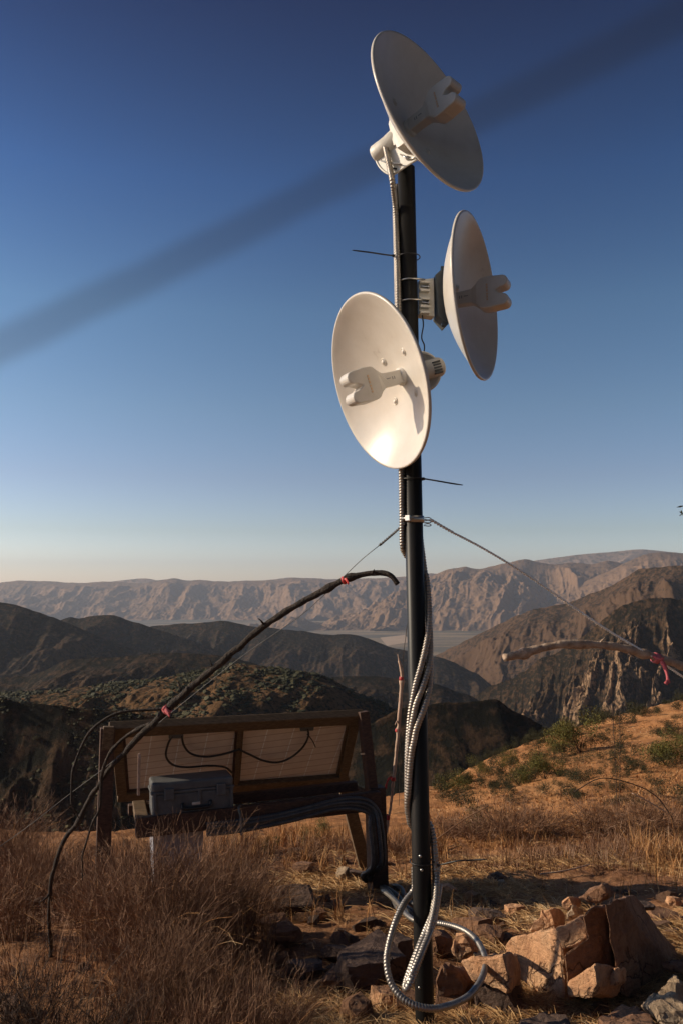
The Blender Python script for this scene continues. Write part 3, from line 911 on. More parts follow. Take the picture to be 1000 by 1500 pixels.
# right-hand dish, facing right
t3, V3, a3, h3, k3 = dish('white dish antenna right of the mast on a ribbed clamp, facing right in shade', (698.2, 434.6), 2.245, 114.3, 1.6, 0, 'block')
pc = pole_at(437); ex = unit([V3[0] - pc[0], V3[1] - pc[1], 0]); ey = np.array([-ex[1], ex[0], 0]); ez = np.array([0, 0, 1.])
x0, x1 = PR + .001, PR + .046
b = MB()
ol = [(x0, -.046), (x0, .052), (x0 + .012, .056), (x1, .062), (x1, -.050)]
poly = [pc + ex * x + ez * z - ey * .004 for x, z in ol]; b.prism(poly, ey * .034, .002); blk = b.build('clamp_block', M['bracket'], t3)
for zz in (.044, .020, -.004, -.026, -.043):
    b = MB(); b.box(pc + ex * (x0 + .014) + ez * zz - ey * .011, (ex, ey, ez), (.014, .009, .0035), .001); b.build('rib', M['bracket'], blk)
for zz in (.032, -.014):
    b = MB(); b.lathe(pc + ex * (x0 + .017) + ez * zz - ey * .012, unit(ex + ey * .1), [(.0001, -.012), (.003, -.012), (.003, .006), (.006, .006), (.006, .011), (.0001, .011)], 10); b.build('bolt', M['steel'], blk)
b = MB()
L = np.linalg.norm((V3 - pc)[:2]) - .011
fr = [(x1, .066), (L - .004, .094), (L + .004, .096), (L + .005, -.070), (L - .002, -.078), (x1 + .006, -.050)]
poly = [pc + ex * x + ez * z - ey * .018 for x, z in fr]; b.prism(poly, ey * .055, .002); ad = b.build('dish_adapter', M['adapter'], t3)
for zz in (.088, -.075):
    b = MB(); b.lathe(pc + ex * (L - .004) + ez * zz - ey * .012, ex, [(.0001, -.012), (.006, -.012), (.006, 0), (.0001, 0)], 10); b.build('knob', M['adapter'], ad)
for py in (413, 443):
    q = pole_at(py); b = MB()
    pts = [q + ex * (x0 + .012) - ey * (PR + .0015)] + [q + (PR + .0025) * (math.cos(s) * ex + math.sin(s) * ey) for s in np.linspace(-PI / 2, -3 * PI / 2, 16)] + [q + ex * (x0 + .012) + ey * (PR + .0015)]
    b.tube(pts, .0024, 8); b.build('u_bolt', M['steel'], t3)
b = MB(); p = pc + ex * (x0 + .01) + ez * (-.046)
b.tube(spline([p, p + [.003, -.002, -.03], p + [-.002, 0, -.065], p + [.006, .002, -.09], p + [.0, .01, -.13]], .006), .002, 6); b.build('cable', M['black'], t3)

# ------------------------------------------------------------------ conduits
def wrap(sch, rad):
    out = []
    for (p0, g0), (p1, g1) in zip(sch[:-1], sch[1:]):
        n = max(2, int(max(abs(p1 - p0) / 22, abs(g1 - g0) / 18)))
        for i in range(n):
            s = i / n; out.append(rnd(p0 + (p1 - p0) * s, g0 + (g1 - g0) * s, rad))
    out.append(rnd(*sch[-1], rad))
    return out


HELIX = [(700, 192), (760, 188), (800, 168), (815, 125), (828, 75), (842, 30), (870, 8), (905, -14), (942, -50), (1000, -105), (1042, -135), (1100, -163), (1150, -180), (1188, -220), (1200, -268), (1212, -318), (1232, -345), (1300, -360), (1325, -382)]


def shifted(dy0, dy1):
    return [(p + dy0 + (dy1 - dy0) * sstep(820, 960, p) * (1 - sstep(1060, 1180, p)), g) for p, g in HELIX]


cg = 'metal conduits on the mast'
# first hose: from the top dish down the left of the pole, round it and into the narrow hairpin at the foot
side1 = unit(np.cross(a1, [0, 0, 1])); side1 = side1 if side1[1] < 0 else -side1
g = on_plane(563.5, 213, V1 + side1 * .014, side1)
top = [g, on_plane(567, 229, V1 + side1 * .019, side1), on_plane(570.5, 246, V1 + side1 * .019, side1), on_plane(574.5, 268, V1 + side1 * .020, side1), rnd(310, 198, PR + .012), rnd(350, 196, PR + .010), rnd(400, 204, PR + .011), rnd(450, 208, PR + .013), rnd(520, 200, PR + .011), rnd(600, 186, PR + .011), rnd(660, 190, PR + .011)]
hair = [at(622, 1365, 2.19), at(606, 1405, 2.14), at(595, 1436, 2.10), at(593.5, 1449, 2.07), at(600, 1440, 2.075), at(614, 1404, 2.12), at(626, 1370, 2.17), at(637, 1322, 2.215), rnd(1270, -350, PR + .017)]
mb = MB(); conduit_mesh(mb, top + wrap(shifted(0, 0), PR + .0095) + hair, depth=.0024)
tag(mb.build('metal_conduit', M['conduit'], None, origin=g), 'ribbed metal conduit from the top dish, winding down the mast to a tight hairpin', 'conduit', cg)
# second hose: from the right-hand dish
st = [pc + ex * (PR + .03) + ey * .03 + ez * (-.02), rnd(440, 60, PR + .016), rnd(446, 110, PR + .012), rnd(400, 150, PR + .011), rnd(330, 160, PR + .010), rnd(285, 165, PR + .010)]
st = [rnd(268, 150, PR + .006), rnd(300, 176, PR + .0095), rnd(360, 182, PR + .0095), rnd(420, 176, PR + .0095), rnd(500, 165, PR + .0095), rnd(600, 160, PR + .0095), rnd(690, 156, PR + .0095)]
h2p = [(760, 150), (800, 135), (822, 95), (836, 50), (862, 22), (905, 8), (960, -22)] + [(p + 28, g_) for p, g_ in HELIX if 980 < p < 1160] + [(1196, -205), (1212, -262), (1224, -318), (1246, -350), (1300, -372)]
loop2 = [at(630, 1352, 2.20), at(615, 1385, 2.15), at(601, 1425, 2.10), at(596, 1440, 2.085), at(604, 1424, 2.09), at(618, 1392, 2.13), at(634, 1350, 2.20), rnd(1300, -344, PR + .024)]
mb = MB(); conduit_mesh(mb, st + wrap(h2p, PR + .0105) + loop2)
tag(mb.build('metal_conduit', M['conduit'], None, origin=st[0]), 'ribbed metal conduit close against the left of the mast, second strand of the bundle', 'conduit', cg)
# third hose: from the sunny dish, ends in the big open loop
g3 = V2 - a2 * .060 - k2 * .025 + side * 0
st3 = [g3, rnd(620, 92, PR + .013), rnd(700, 84, PR + .011), rnd(780, 62, PR + .0105), rnd(830, 44, PR + .0105), rnd(862, 30, PR + .0105)]
h3p = [(900, 20), (960, 2), (1010, -40)] + [(p + 62, g_) for p, g_ in HELIX if 980 < p < 1110] + [(1180, -185), (1208, -215), (1222, -248)]
loop3 = [rnd(1250, -262, PR + .014), rnd(1280, -245, PR + .016), at(606, 1302, 2.30), at(592, 1322, 2.27), at(578, 1352, 2.22), at(567.5, 1390, 2.18), at(566, 1415, 2.16), at(573, 1442, 2.14), at(590, 1463, 2.12), at(614, 1475, 2.11), at(640, 1477, 2.12), at(668, 1469, 2.17), at(690, 1455, 2.24), at(706, 1430, 2.33), at(710, 1405, 2.42), at(700, 1381, 2.52), at(685, 1366, 2.60), at(665, 1357, 2.66), at(640, 1352, 2.70), at(612, 1350, 2.74), at(596, 1341, 2.85), at(584, 1326, 3.1), at(572, 1314, 3.5), at(560, 1305, 3.9)]
mb = MB(); conduit_mesh(mb, st3 + wrap(h3p, PR + .0095) + loop3)
tag(mb.build('metal_conduit', M['conduit'], None, origin=loop3[4]), 'ribbed metal conduit that makes the wide open loop round the foot of the mast', 'conduit', cg)

# zip ties with long free tails
def tie(py, tail, label):
    o = thing('cable_tie', label, 'cable tie', pole_at(py), 'black cable ties on the mast')
    q = pole_at(py); mb = MB(); pts = [q + (PR + .003) * np.array([math.cos(s) * 1.15, math.sin(s) * 1.15, 0]) for s in np.linspace(0, 2 * PI, 30)]
    mb.tube(pts, .0016, 6); mb.build('loop', M['black'], o)
    mb = MB(); p = spline(tail, .01); mb.tube(p, [.0021] * (len(p) - 2) + [.0017, .0012], 6); mb.build('tail', M['black'], o)
    mb = MB(); mb.box(tail[0], np.eye(3), (.004, .004, .003), .0008); mb.build('head', M['black'], o)


tie(377, [rnd(377, 195, PR + .02), at(560, 372.5, 2.22), at(540, 369.5, 2.2), at(515.5, 366.5, 2.18)], 'black cable tie with its tail pointing left, above the sunny dish')
tie(702, [rnd(702, 330, PR + .004), at(640, 704.5, 2.2), at(660, 708, 2.2), at(677, 710.5, 2.19)], 'black cable tie with its tail pointing right, just below the dishes')
tie(1262, [rnd(1263, 330, PR + .022), at(670, 1261, 2.2), at(690, 1260, 2.2), at(713, 1258.5, 2.18)], 'black cable tie with its tail pointing right, low on the mast')

# ------------------------------------------------------------------ wires and branches
def twisted(mb, path, r, seed=0, pitch=.02):
    P, L = resample(path, .003); rr = random.Random(seed)
    for ph in (0, PI):
        pts = []
        T = np.gradient(P, axis=0)
        for i, p in enumerate(P):
            t = unit(T[i]); a = unit(np.cross(t, [.2, .9, .4])); b_ = np.cross(t, a); q = i * .003 / pitch * 2 * PI + ph
            pts.append(p + (r * 1.1) * (math.cos(q) * a + math.sin(q) * b_))
        mb.tube(pts, r, 6)


def branch(name, pts, radii, mat, twigs=(), label='', cat='branch', seed=1, group=None):
    """gnarled limb; twigs: list of (points, radii)"""
    r = np.random.default_rng(seed)
    t = thing(name, label, cat, pts[-1], group)
    def limb(pp, rr, nm):
        P, L = resample(spline(pp, .01), .008)
        u = np.linspace(0, 1, len(P)); uu = np.linspace(0, 1, len(pp))
        d = np.r_[0, np.cumsum([np.linalg.norm(np.array(b_) - np.array(a_)) for a_, b_ in zip(pp[:-1], pp[1:])])]; d /= d[-1]
        rad = np.interp(u, d, rr)
        w_ = np.stack([fbm(u * L * 14, u * 0 + k_ * 7.3, seed + k_, 3) for k_ in range(3)], 1)
        P = P + w_ * rad[:, None] * .55
        lump = 1 + .22 * fbm(u * L * 34, u * 0, seed + 5, 3)
        kn = r.random(len(P)) < .035
        lump = lump + np.convolve(kn * r.uniform(.15, .5, len(P)), [.3, .8, 1, .8, .3], 'full')[2:2 + len(P)]
        mb = MB(); mb.tube(list(P), list(rad * lump), 10); return mb.build(nm, mat, t)
    limb(pts, radii, 'limb')
    for pp, rr in twigs:
        limb(pp, rr, 'twig')
    return t


# long dark branch propping the left guy wire
gL = ground_pt(74, 1395)
lb = [at(583, 856, 2.44), at(572, 843, 2.44), at(550, 839, 2.45), at(525, 843, 2.46), at(503, 850, 2.47), at(470, 867, 2.49), at(430, 889, 2.51), at(390, 915, 2.53), at(340, 955, 2.56), at(300, 990, 2.58), at(250, 1035, 2.60), at(215, 1070, 2.62), at(180, 1106, 2.64), at(150, 1140, 2.66), at(128, 1178, 2.68), at(115, 1205, 2.69), at(95, 1228, 2.70), at(82, 1262, 2.72), at(74, 1305, 2.75), at(72, 1345, 2.80), at(74, 1375, 2.85), gL - [0, 0, .04]]
lr = [.82 * q for q in (.0085, .0095, .011, .0115, .0118, .0118, .012, .0125, .0135, .0135, .014, .0125, .0105, .0095, .0085, .0085, .008, .0078, .0075, .007, .0075, .009)]
tw = [([at(248, 1038, 2.60), at(215, 1040, 2.60), at(180, 1043, 2.59), at(155, 1053, 2.58), at(132, 1072, 2.58), at(117, 1100, 2.58), at(107, 1130, 2.57), at(105, 1160, 2.57), at(106, 1180, 2.57), at(116, 1198, 2.60)], [.006, .005, .0045, .0042, .004, .0038, .0034, .003, .0028, .0015]),
      ([at(222, 1060, 2.62), at(190, 1075, 2.63), at(170, 1093, 2.64), at(158, 1110, 2.64), at(150, 1135, 2.64), at(148, 1160, 2.65), at(146, 1185, 2.66), at(135, 1208, 2.66), at(125, 1240, 2.67), at(121, 1255, 2.68), at(121, 1290, 2.70)], [.006, .006, .0055, .005, .0048, .0042, .004, .0038, .0035, .003, .002]),
      ([at(105, 1180, 2.57), at(100, 1179, 2.56)], [.003, .001]),
      ([at(388, 918, 2.53), at(384, 910, 2.52), at(378, 906, 2.51)], [.004, .003, .001]),
      ([at(262, 1000, 2.58), at(266, 1012, 2.57)], [.004, .0015]),
      ([at(312, 978, 2.57), at(308, 966, 2.56)], [.003, .001]),
      ([at(545, 840, 2.45), at(548, 834, 2.44)], [.004, .001]),
      ([at(73, 1310, 2.75), at(66, 1318, 2.74), at(57, 1322, 2.73)], [.004, .003, .0012])]
branch('branch', lb, lr, M['bark'], tw, 'long dark curved branch leaning from the dry bush up beside the mast', 'branch', 3)
# pale branch on the right
rb = [at(737, 964, 2.40), at(750, 962, 2.41), at(768, 957, 2.42), at(790, 950, 2.43), at(828, 943, 2.45), at(860, 944, 2.47), at(895, 946, 2.49), at(920, 952, 2.50), at(950, 960, 2.52), at(975, 968, 2.53), at(1000, 977, 2.54), at(1050, 1005, 2.57), at(1110, 1060, 2.62), at(1180, 1150, 2.7), at(1240, 1290, 2.75)]
rbg = ground_pt(1265, 1400)
branch('branch', rb + [rbg - [0, 0, .05]], [1.22 * q for q in (.0095, .0092, .0095, .0098, .0105, .0105, .0098, .0098, .0098, .0098, .0095, .011, .013, .016, .018, .02)], M['barkpale'],
       [([at(876, 945, 2.48), at(879, 940, 2.47), at(885, 934, 2.465)], [.0035, .0025, .001]), ([at(915, 951, 2.5), at(922, 960, 2.49), at(928, 963, 2.48)], [.003, .002, .001])],
       'pale weathered branch reaching in from the right edge under the guy wire', 'branch', 9)
# thin upright stick by the panel post
us = [at(583, 968, 4.55), at(586, 975, 4.55), at(588, 990, 4.55), at(587, 1010, 4.55), at(585, 1045, 4.55), at(583, 1075, 4.55), at(579, 1110, 4.55), at(576, 1140, 4.55), at(572, 1175, 4.55), at(568, 1205, 4.55), at(562, 1235, 4.55)]
ug = ground_pt(556, 1290)
ust = branch('stick', us + [ug - [0, 0, .05]], [.7 * q for q in (.008, .012, .014, .0145, .0145, .0135, .0125, .0115, .0105, .0095, .009, .009)], M['stick'],
       [([at(583, 1055, 4.55), at(580, 1058, 4.54), at(578, 1062, 4.53)], [.006, .004, .002]), ([at(585, 972, 4.55), at(583, 964, 4.55), at(582, 958, 4.55)], [.006, .003, .0015])], 'thin peeled upright stick banded with red tape beside the panel post', 'stick', 15)


def band(name, c, axis, r, hw, mat, label, cat='ribbon', tails=(), group='ribbons and tapes on the branches', c0=None):
    o = thing(name, label, cat, c, group)
    mb = MB(); mb.lathe(c, axis, [(r * .9, -hw), (r + .002, -hw * 1.02), (r + .0035, -hw * .3), (r + .0025, hw * .4), (r + .003, hw), (r * .9, hw)], 14); mb.build('wrap', mat, o)
    for tl, wd in tails:
        P = np.array(spline(tl, .008)); n = len(P); f = unit(np.cross(P[-1] - P[0], [.25, 1, .2]))
        vs = []; fs = []
        for i, p in enumerate(P):
            fw = .5 * wd * (1 + .25 * math.sin(i * .9)); q = unit(np.cross(P[-1] - P[0], f)) * .0007
            tws = f * math.cos(.5 * math.sin(i * .35)) + unit(q) * math.sin(.5 * math.sin(i * .35))
            vs += [p - tws * fw - q, p + tws * fw - q, p + tws * fw + q, p - tws * fw + q]
        for i in range(n - 1):
            for j in range(4): fs.append((4 * i + j, 4 * i + (j + 1) % 4, 4 * i + 4 + (j + 1) % 4, 4 * i + 4 + j))
        fs += [(0, 1, 2, 3), tuple(4 * n - 1 - j for j in range(4))]
        mb = MB(); mb.add(vs, fs); mb.build('tail', mat, o)
    return o


band('ribbon', at(504, 850, 2.47), unit(at(520, 844, 2.46) - at(488, 858, 2.48)), .0095, .0045, M['ribbonred'], 'pink ribbon tied near the tip of the long dark branch',
     tails=[([at(505, 847, 2.455), at(509, 852, 2.45), at(510, 856, 2.45)], .007)])
band('ribbon', at(245, 1040, 2.60), unit(at(258, 1028, 2.6) - at(232, 1052, 2.61)), .0118, .009, M['ribbon'], 'crimson ribbon tied low on the long dark branch where it forks',
     tails=[([at(240, 1036, 2.58), at(247, 1046, 2.57), at(249, 1050, 2.57)], .012), ([at(238, 1040, 2.58), at(244, 1034, 2.575)], .006)])
band('ribbon', at(960, 964, 2.525), unit(at(975, 968, 2.53) - at(950, 960, 2.52)), .0132, .009, M['ribbon'], 'pink ribbon with a hanging tail tied round the pale right branch',
     tails=[([at(966, 966, 2.505), at(972, 975, 2.495), at(976, 988, 2.49), at(978, 1001, 2.49)], .011), ([at(978, 997, 2.49), at(974, 1002, 2.485)], .009), ([at(955, 961, 2.51), at(966, 967, 2.50), at(972, 963, 2.50)], .009)])
for (px, py, hh), lb_ in zip(((587.5, 994, .012), (581.5, 1070, .010), (575.5, 1141, .012), (567.5, 1197, .016)), ('topmost red tape on the thin upright stick', 'second red tape from the top of the upright stick', 'red tape with a loose end on the upright stick', 'lowest red tape on the thin upright stick')):
    band('tape', at(px, py, 4.55), unit(at(585, 1000, 4.55) - at(572, 1175, 4.55)), .0095, hh * .8, M['ribbonred'], lb_, 'tape', tails=[([at(574, 1138, 4.53), at(568, 1142, 4.52), at(564, 1155, 4.52)], .012)] if py == 1141 else ())

# guy wires
gw = 'guy wires of the mast'
p0 = rnd(761, 350, PR + .018); path = [p0, at(650, 773, 2.28), at(664, 781, 2.30)]
mb = MB(); twisted(mb, path, .0022)
far_ = [at(664, 781, 2.30), at(700, 799.5, 2.34), at(750, 829, 2.38), at(800, 862, 2.42), at(850, 897, 2.46), at(900, 930, 2.49), at(955, 962, 2.515), at(1000, 992, 2.56), at(1200, 1130, 2.75), at(1500, 1340, 3.0)]
ge = ground_pt(1600, 1420)
twisted(mb, spline(far_[:8], .05), .0019, 4, .016); mb.tube(spline(far_[7:] + [ge], .05), .0016, 6)
tag(mb.build('guy_wire', M['wire'], None, origin=p0), 'pale guy wire running from the mast clamp down to the right', 'wire', gw)
p0 = rnd(767, 205, PR + .006)
mb = MB(); twisted(mb, [p0, at(575, 782, 2.30), at(555, 799, 2.35)], .0019, 2)
mb.ball(at(557, 797, 2.345), .004, 6)
gl = ground_pt(-250, 1400)
mb.tube(spline([at(555, 799, 2.35), at(530, 819, 2.39), at(505, 843, 2.455), at(470, 876, 2.6), at(440, 902, 2.7), at(400, 930, 2.8), at(350, 965, 2.95), at(250, 1045, 3.1), at(170, 1112, 3.2), at(100, 1165, 3.3), at(0, 1240, 3.4), gl], .05), .0011, 6)
tag(mb.build('guy_wire', M['wiredark'], None, origin=p0), 'dark guy wire running from the mast over the long branch down to the left', 'wire', gw)
p0 = rnd(765, 120, PR + .003)
mb = MB(); mb.tube(spline([p0, at(598, 880, 3.2), at(594, 930, 3.9), at(589, 976, 4.54), at(586, 1080, 5.0), at(584, 1180, 5.6)], .1), .0014, 6)
tag(mb.build('guy_wire', M['wiredark'], None, origin=p0), 'thin guy wire behind the mast running down to the upright stick', 'wire', gw)

# ------------------------------------------------------------------ panel rack
post_g = ground_pt(555, 1306)
DP = post_g[1]
KD = DP / 4.4
ld = lambda d: d * KD
TL, TR = at(163, 1064, ld(4.02)), at(527, 1042, ld(4.42))
BL, BR = at(178, 1168, ld(4.42)), at(500, 1136, ld(4.86))
TR[2] = TL[2] = (TL[2] + TR[2]) / 2; BL[2] = BR[2] = (BL[2] + BR[2]) / 2
EX = unit(TR - TL)                      # along the rack, to the right
DNV = unit((BL + BR) / 2 - (TL + TR) / 2)   # down the back of the panels
NB = unit(np.cross(EX, DNV)); NB = NB if NB[1] < 0 else -NB     # the back faces the camera
LW = np.linalg.norm(TR - TL); LH = np.linalg.norm((BL + BR - TL - TR) / 2)
rack = thing('wooden_rack', 'weathered timber rack on posts that carries the two solar panels', 'rack', (post_g[0] - .6, DP - .2, post_g[2]))
PT = lambda s, v, n=0: TL + EX * (s * LW) + DNV * (v * LH) + NB * n
for nm, p, q, w_, h_ in (('top_rail', PT(-.01, .035, .012), PT(1.01, .035, .012), .045, .072), ('bottom_rail', PT(0, 1.0, .0), PT(1.0, 1.0, .0), .045, .07)):
    b = MB(); b.bar(p, q, w_, h_, up=-DNV, bevel=.004); b.build(nm, M['wood'], rack)
for s_ in (.018, .982):
    b = MB(); b.bar(PT(s_, .10, .004), PT(s_, .955, .004), .036, .050, up=EX, bevel=.004); b.build('side_rail', M['wood'], rack)
ptop = at(531, 1042, DP); pjt = at(549, 1165, DP)
b = MB(); b.bar(at(549, 1152, DP), post_g - [0, 0, .25], .085, .085, up=EX); b.build('post', M['woodred'], rack)
b = MB(); b.bar(ptop, at(546, 1172, DP - .005), .058, .05, up=EX); b.build('post', M['woodred'], rack)
b = MB(); b.box(at(534, 1104, DP - .03), (EX, np.cross([0, 0, 1], EX), (0, 0, 1)), (.024, .004, .004), .001); b.build('hinge_bracket', M['steel'], rack)
lp = at(158, 1066, ld(3.98)); lg = np.array([lp[0] - .01, lp[1], float(gz(lp[0], lp[1]))])
b = MB(); b.bar(lp, lg - [0, 0, .2], .05, .065, up=EX); b.build('post', M['woodred'], rack)
b = MB(); b.bar(at(160, 1064, ld(3.97)), at(157, 1098, ld(3.97)), .035, .05, up=EX); b.build('cleat', M['wood'], rack)
# slanting brace at the right
bg_ = ground_pt(541, 1281)
b = MB(); b.bar(PT(.985, 1.02, -.03), bg_ - [0, 0, .06], .045, .07, up=EX); b.build('brace', M['wood'], rack)
# cross beam that holds the case
BMR = at(556, 1172, DP - .07 * KD); BML = at(192, 1213, ld(3.95))
BX = unit(BMR - BML)
b = MB(); b.bar(BML + BX * .02, BMR, .04, .09); b.build('cross_beam', M['woodred'], rack)
bb = BML + np.cross([0, 0, 1], BX) * .19; b = MB(); b.bar(bb + [0, 0, .035], bb + BX * (LW * .93) + [0, 0, .035], .05, .045); b.build('cross_beam', M['woodred'], rack)
for s_ in (.04, .30):
    p = BML + BX * (s_ * LW) + [0, 0, .025]; b = MB(); b.bar(p + np.cross([0, 0, 1], BX) * .01, p + np.cross([0, 0, 1], BX) * .21 + [0, 0, .03], .06, .03); b.build('shelf_bearer', M['wood'], rack)
b = MB(); p = at(204, 1128, ld(4.0)); b.box(p + [0, 0, -.02], (EX, np.cross([0, 0, 1], EX), (0, 0, 1)), (.006, .008, .095), .002); b.build('angle_bar', M['stick'], rack)

# two panels, seen from behind
for i, (s0, s1) in enumerate(((.042, .485), (.505, .958))):
    o = thing('solar_panel', ('left-hand solar panel seen from its pale back, looped cable along the top' if i == 0 else 'right-hand solar panel seen from its pale back, one hanging cable'), 'solar panel', PT((s0 + s1) / 2, .5), 'solar panels on the timber rack')
    c4 = [PT(s0, .10), PT(s1, .10), PT(s1, .95), PT(s0, .95)]
    mb = MB(); mb.add([p - NB * .004 for p in c4], [(3, 2, 1, 0)], False); back = mb.build('backsheet', M['back'], o)
    uv = back.data.uv_layers.new(name='UVMap')
    for li, lp_ in enumerate(back.data.loops):
        co = np.array(back.data.vertices[lp_.vertex_index].co) + world_loc(o) - c4[0]
        uv.data[li].uv = (co @ EX / (LW * (s1 - s0)), co @ DNV / (LH * .85))
    mb = MB(); mb.add([p - NB * .010 for p in c4], [(0, 1, 2, 3)], False); mb.build('cell_face', M['glass'], o)
    for p, q in ((c4[0], c4[1]), (c4[1], c4[2]), (c4[2], c4[3]), (c4[3], c4[0])):
        mb = MB(); d_ = unit(q - p) * .008; mb.bar(p - NB * .006 - d_, q - NB * .006 + d_, .018, .028, up=NB, bevel=.002); mb.build('frame_rail', M['wood'] if i else M['woodred'], o)
    jb = PT(s0 + (.20 if i == 0 else .27), .135, .012)
    mb = MB(); mb.box(jb, (EX, DNV, NB), (.035, .022, .012), .003); mb.build('junction_box', M['adapter'], o)
    S = lambda s, v, n=.02: PT(s0 + s * (s1 - s0), v, n)
    if i == 0:
        cb = [[S(.42, .14), S(.38, .25), S(.36, .42), S(.42, .55), S(.55, .60), S(.75, .60), S(.9, .64), S(.98, .74)],
              [S(.50, .14), S(.52, .28), S(.58, .40), S(.70, .46), S(.85, .45), S(1.0, .40), S(1.04, .38)]]
    else:
        cb = [[S(.60, .14), S(.62, .26), S(.58, .42), S(.48, .56), S(.36, .62), S(.22, .58), S(.08, .47), S(-.03, .38)],
              [S(.60, .2, .03), S(.66, .3, .03), S(.70, .40, .03)]]
    for c_ in cb:
        mb = MB(); mb.tube(spline(c_, .01), .0055 if len(c_) > 3 else .003, 8); mb.build('cable', M['black'], o)
b = MB(); b.bar(PT(.495, .11, .004), PT(.495, .96, .004), .022, .030, up=NB, bevel=.002); b.build('middle_rail', M['wood'], rack)

# three dark conduits clipped along the beam and down the post, plus grey ones on to the mast foot
by = np.cross([0, 0, 1], BX) * -.034
for j in range(4):
    dz = np.array([0, 0, -.026 * j]); n_ = by * (1 + .25 * (j % 2))
    pb = lambda s, z, k_=1.0: BML + (BMR - BML) * s + n_ * k_ + [0, 0, z]
    e = .0068 * j
    pts = [pb(.28, -.012) + dz * .55, pb(.40, -.014) + dz * .55, pb(.55, -.006) + dz * .5, pb(.68, .012) + dz * .5, pb(.78, .030) + dz * .5, pb(.86, .034) + dz * .6, pb(.93 - e, .018) + dz * .6, pb(.975 - e * 1.6, -.03) + dz * .3, pb(.99 - e * 2.6, -.10, 1.5)]
    q = post_g + [-.035 - .019 * j * .9, -.055 - .01 * j, 0]
    pts += [np.array([pts[-1][0] + .012, pts[-1][1], (pts[-1][2] * .5 + q[2] * .5)]), q + [0, 0, .10]]
    tail = [(556, 1303), (575, 1318), (588, 1336), (600, 1346), (612, 1351), (622, 1353)] if j % 2 else [(562, 1300), (583, 1311), (592, 1325), (602, 1336), (614, 1341), (622, 1342)]
    for a_, (tx, ty) in enumerate(tail):
        g_ = ground_pt(tx - 3 * j + 3, ty + 3 * (j % 3)); pts.append(g_ + [0, 0, .014 + .02 * math.sin(a_ * 1.7 + j) ** 2])
    mb = MB(); conduit_mesh(mb, pts, r=.0105, pitch=.012, n=10, depth=.0016)
    tag(mb.build('metal_conduit', M['conduitb'], None, origin=pts[0]), ['uppermost grey conduit on the rack beam, bending down its right post', 'second grey conduit on the rack beam, counted from the top', 'third grey conduit on the rack beam, counted from the top', 'lowest grey conduit on the rack beam, innermost at the bend'][j], 'conduit', 'grey conduits along the rack beam')
c_ = BML + (BMR - BML) * .40 + by * 1.9
b = MB(); b.tube(spline([c_ + [0, .05, .050], c_ + [0, 0, .052], c_ + [.010, -.004, .01], c_ + [.014, 0, -.06], c_ + [.008, .03, -.068]], .008), .006, 8)
tag(b.build('strap', M['adapter'], None, origin=c_), 'dark strap holding the grey conduits to the rack beam', 'strap')

# equipment case on the beam, bin below it
def fr(px, py, D): return at(px, py, D)
cy_ = np.cross([0, 0, 1], BX)
CX = unit(BX); CZ = np.cross(CX, cy_); CZ = CZ if CZ[2] > 0 else -CZ
cw, ch, cd = .186, .090, .080
cc = at(283, 1170, BML[1] + .25 * (BMR - BML)[1]) + cy_ * .07
case = thing('equipment_case', 'dark grey hard plastic case resting tilted on the rack beam', 'case', cc - CZ * ch)
b = MB(); b.box(cc - CZ * .026, (CX, cy_, CZ), (cw, cd, ch - .026), .014, 3); b.build('body', M['case'], case)
b = MB(); b.box(cc + CZ * (ch - .024), (CX, cy_, CZ), (cw + .002, cd + .002, .0225), .012, 3); b.build('lid', M['case'], case)
b = MB(); b.box(cc + CZ * (ch - .0485), (CX, cy_, CZ), (cw + .006, cd + .005, .006), .003); b.build('seam_rim', M['case'], case)
fc = cc - cy_ * (cd + .004)
b = MB(); b.tube(spline([fc + CX * -.05 - CZ * .012, fc + CX * -.046 - CZ * .034 - cy_ * .012, fc + CX * .02 - CZ * .036 - cy_ * .012, fc + CX * .075 - CZ * .034 - cy_ * .012, fc + CX * .08 - CZ * .012], .006), .008, 10); b.build('handle', M['black'], case)
b = MB(); b.box(fc + CX * .012 - CZ * .018 - cy_ * .003, (CX, cy_, CZ), (.019, .003, .007), .002); b.build('badge', M['label'], case)
for s_ in (-.11, .13):
    b = MB(); b.box(fc + CX * s_ + CZ * .035 - cy_ * .004, (CX, cy_, CZ), (.022, .007, .026), .004); b.build('latch', M['case'], case)
for s_ in (-.175, .03, .18):
    b = MB(); b.box(fc + CX * s_ - CZ * .012 + cy_ * .004, (CX, cy_, CZ), (.007, .006, ch - .03), .003); b.build('rib', M['case'], case)
bc = at(258, 1240, BML[1] + .1 + .25 * (BMR - BML)[1] + .02)
gzb = float(gz(bc[0], bc[1])); ht = at(258, 1199, bc[1])[2] - gzb
binn = thing('storage_bin', 'blue-grey plastic bin under the hard case, half hidden by the dry bush', 'bin', (bc[0], bc[1], gzb))
b = MB()
V8 = []
for z, f in ((0, .86), (ht - .03, 1.0)):
    for x, y in ((-1, -1), (1, -1), (1, 1), (-1, 1)): V8.append(np.array([bc[0], bc[1], gzb + z]) + BX * x * .118 * f + cy_ * y * .09 * f)
b.add(V8, [(3, 2, 1, 0), (0, 1, 5, 4), (1, 2, 6, 5), (2, 3, 7, 6), (3, 0, 4, 7)], False); b.build('body', M['bin'], binn)
b = MB(); b.box(np.array([bc[0], bc[1], gzb + ht - .013]), (BX, cy_, (0, 0, 1)), (.124, .096, .012), .006); b.build('lid', M['bin'], binn)

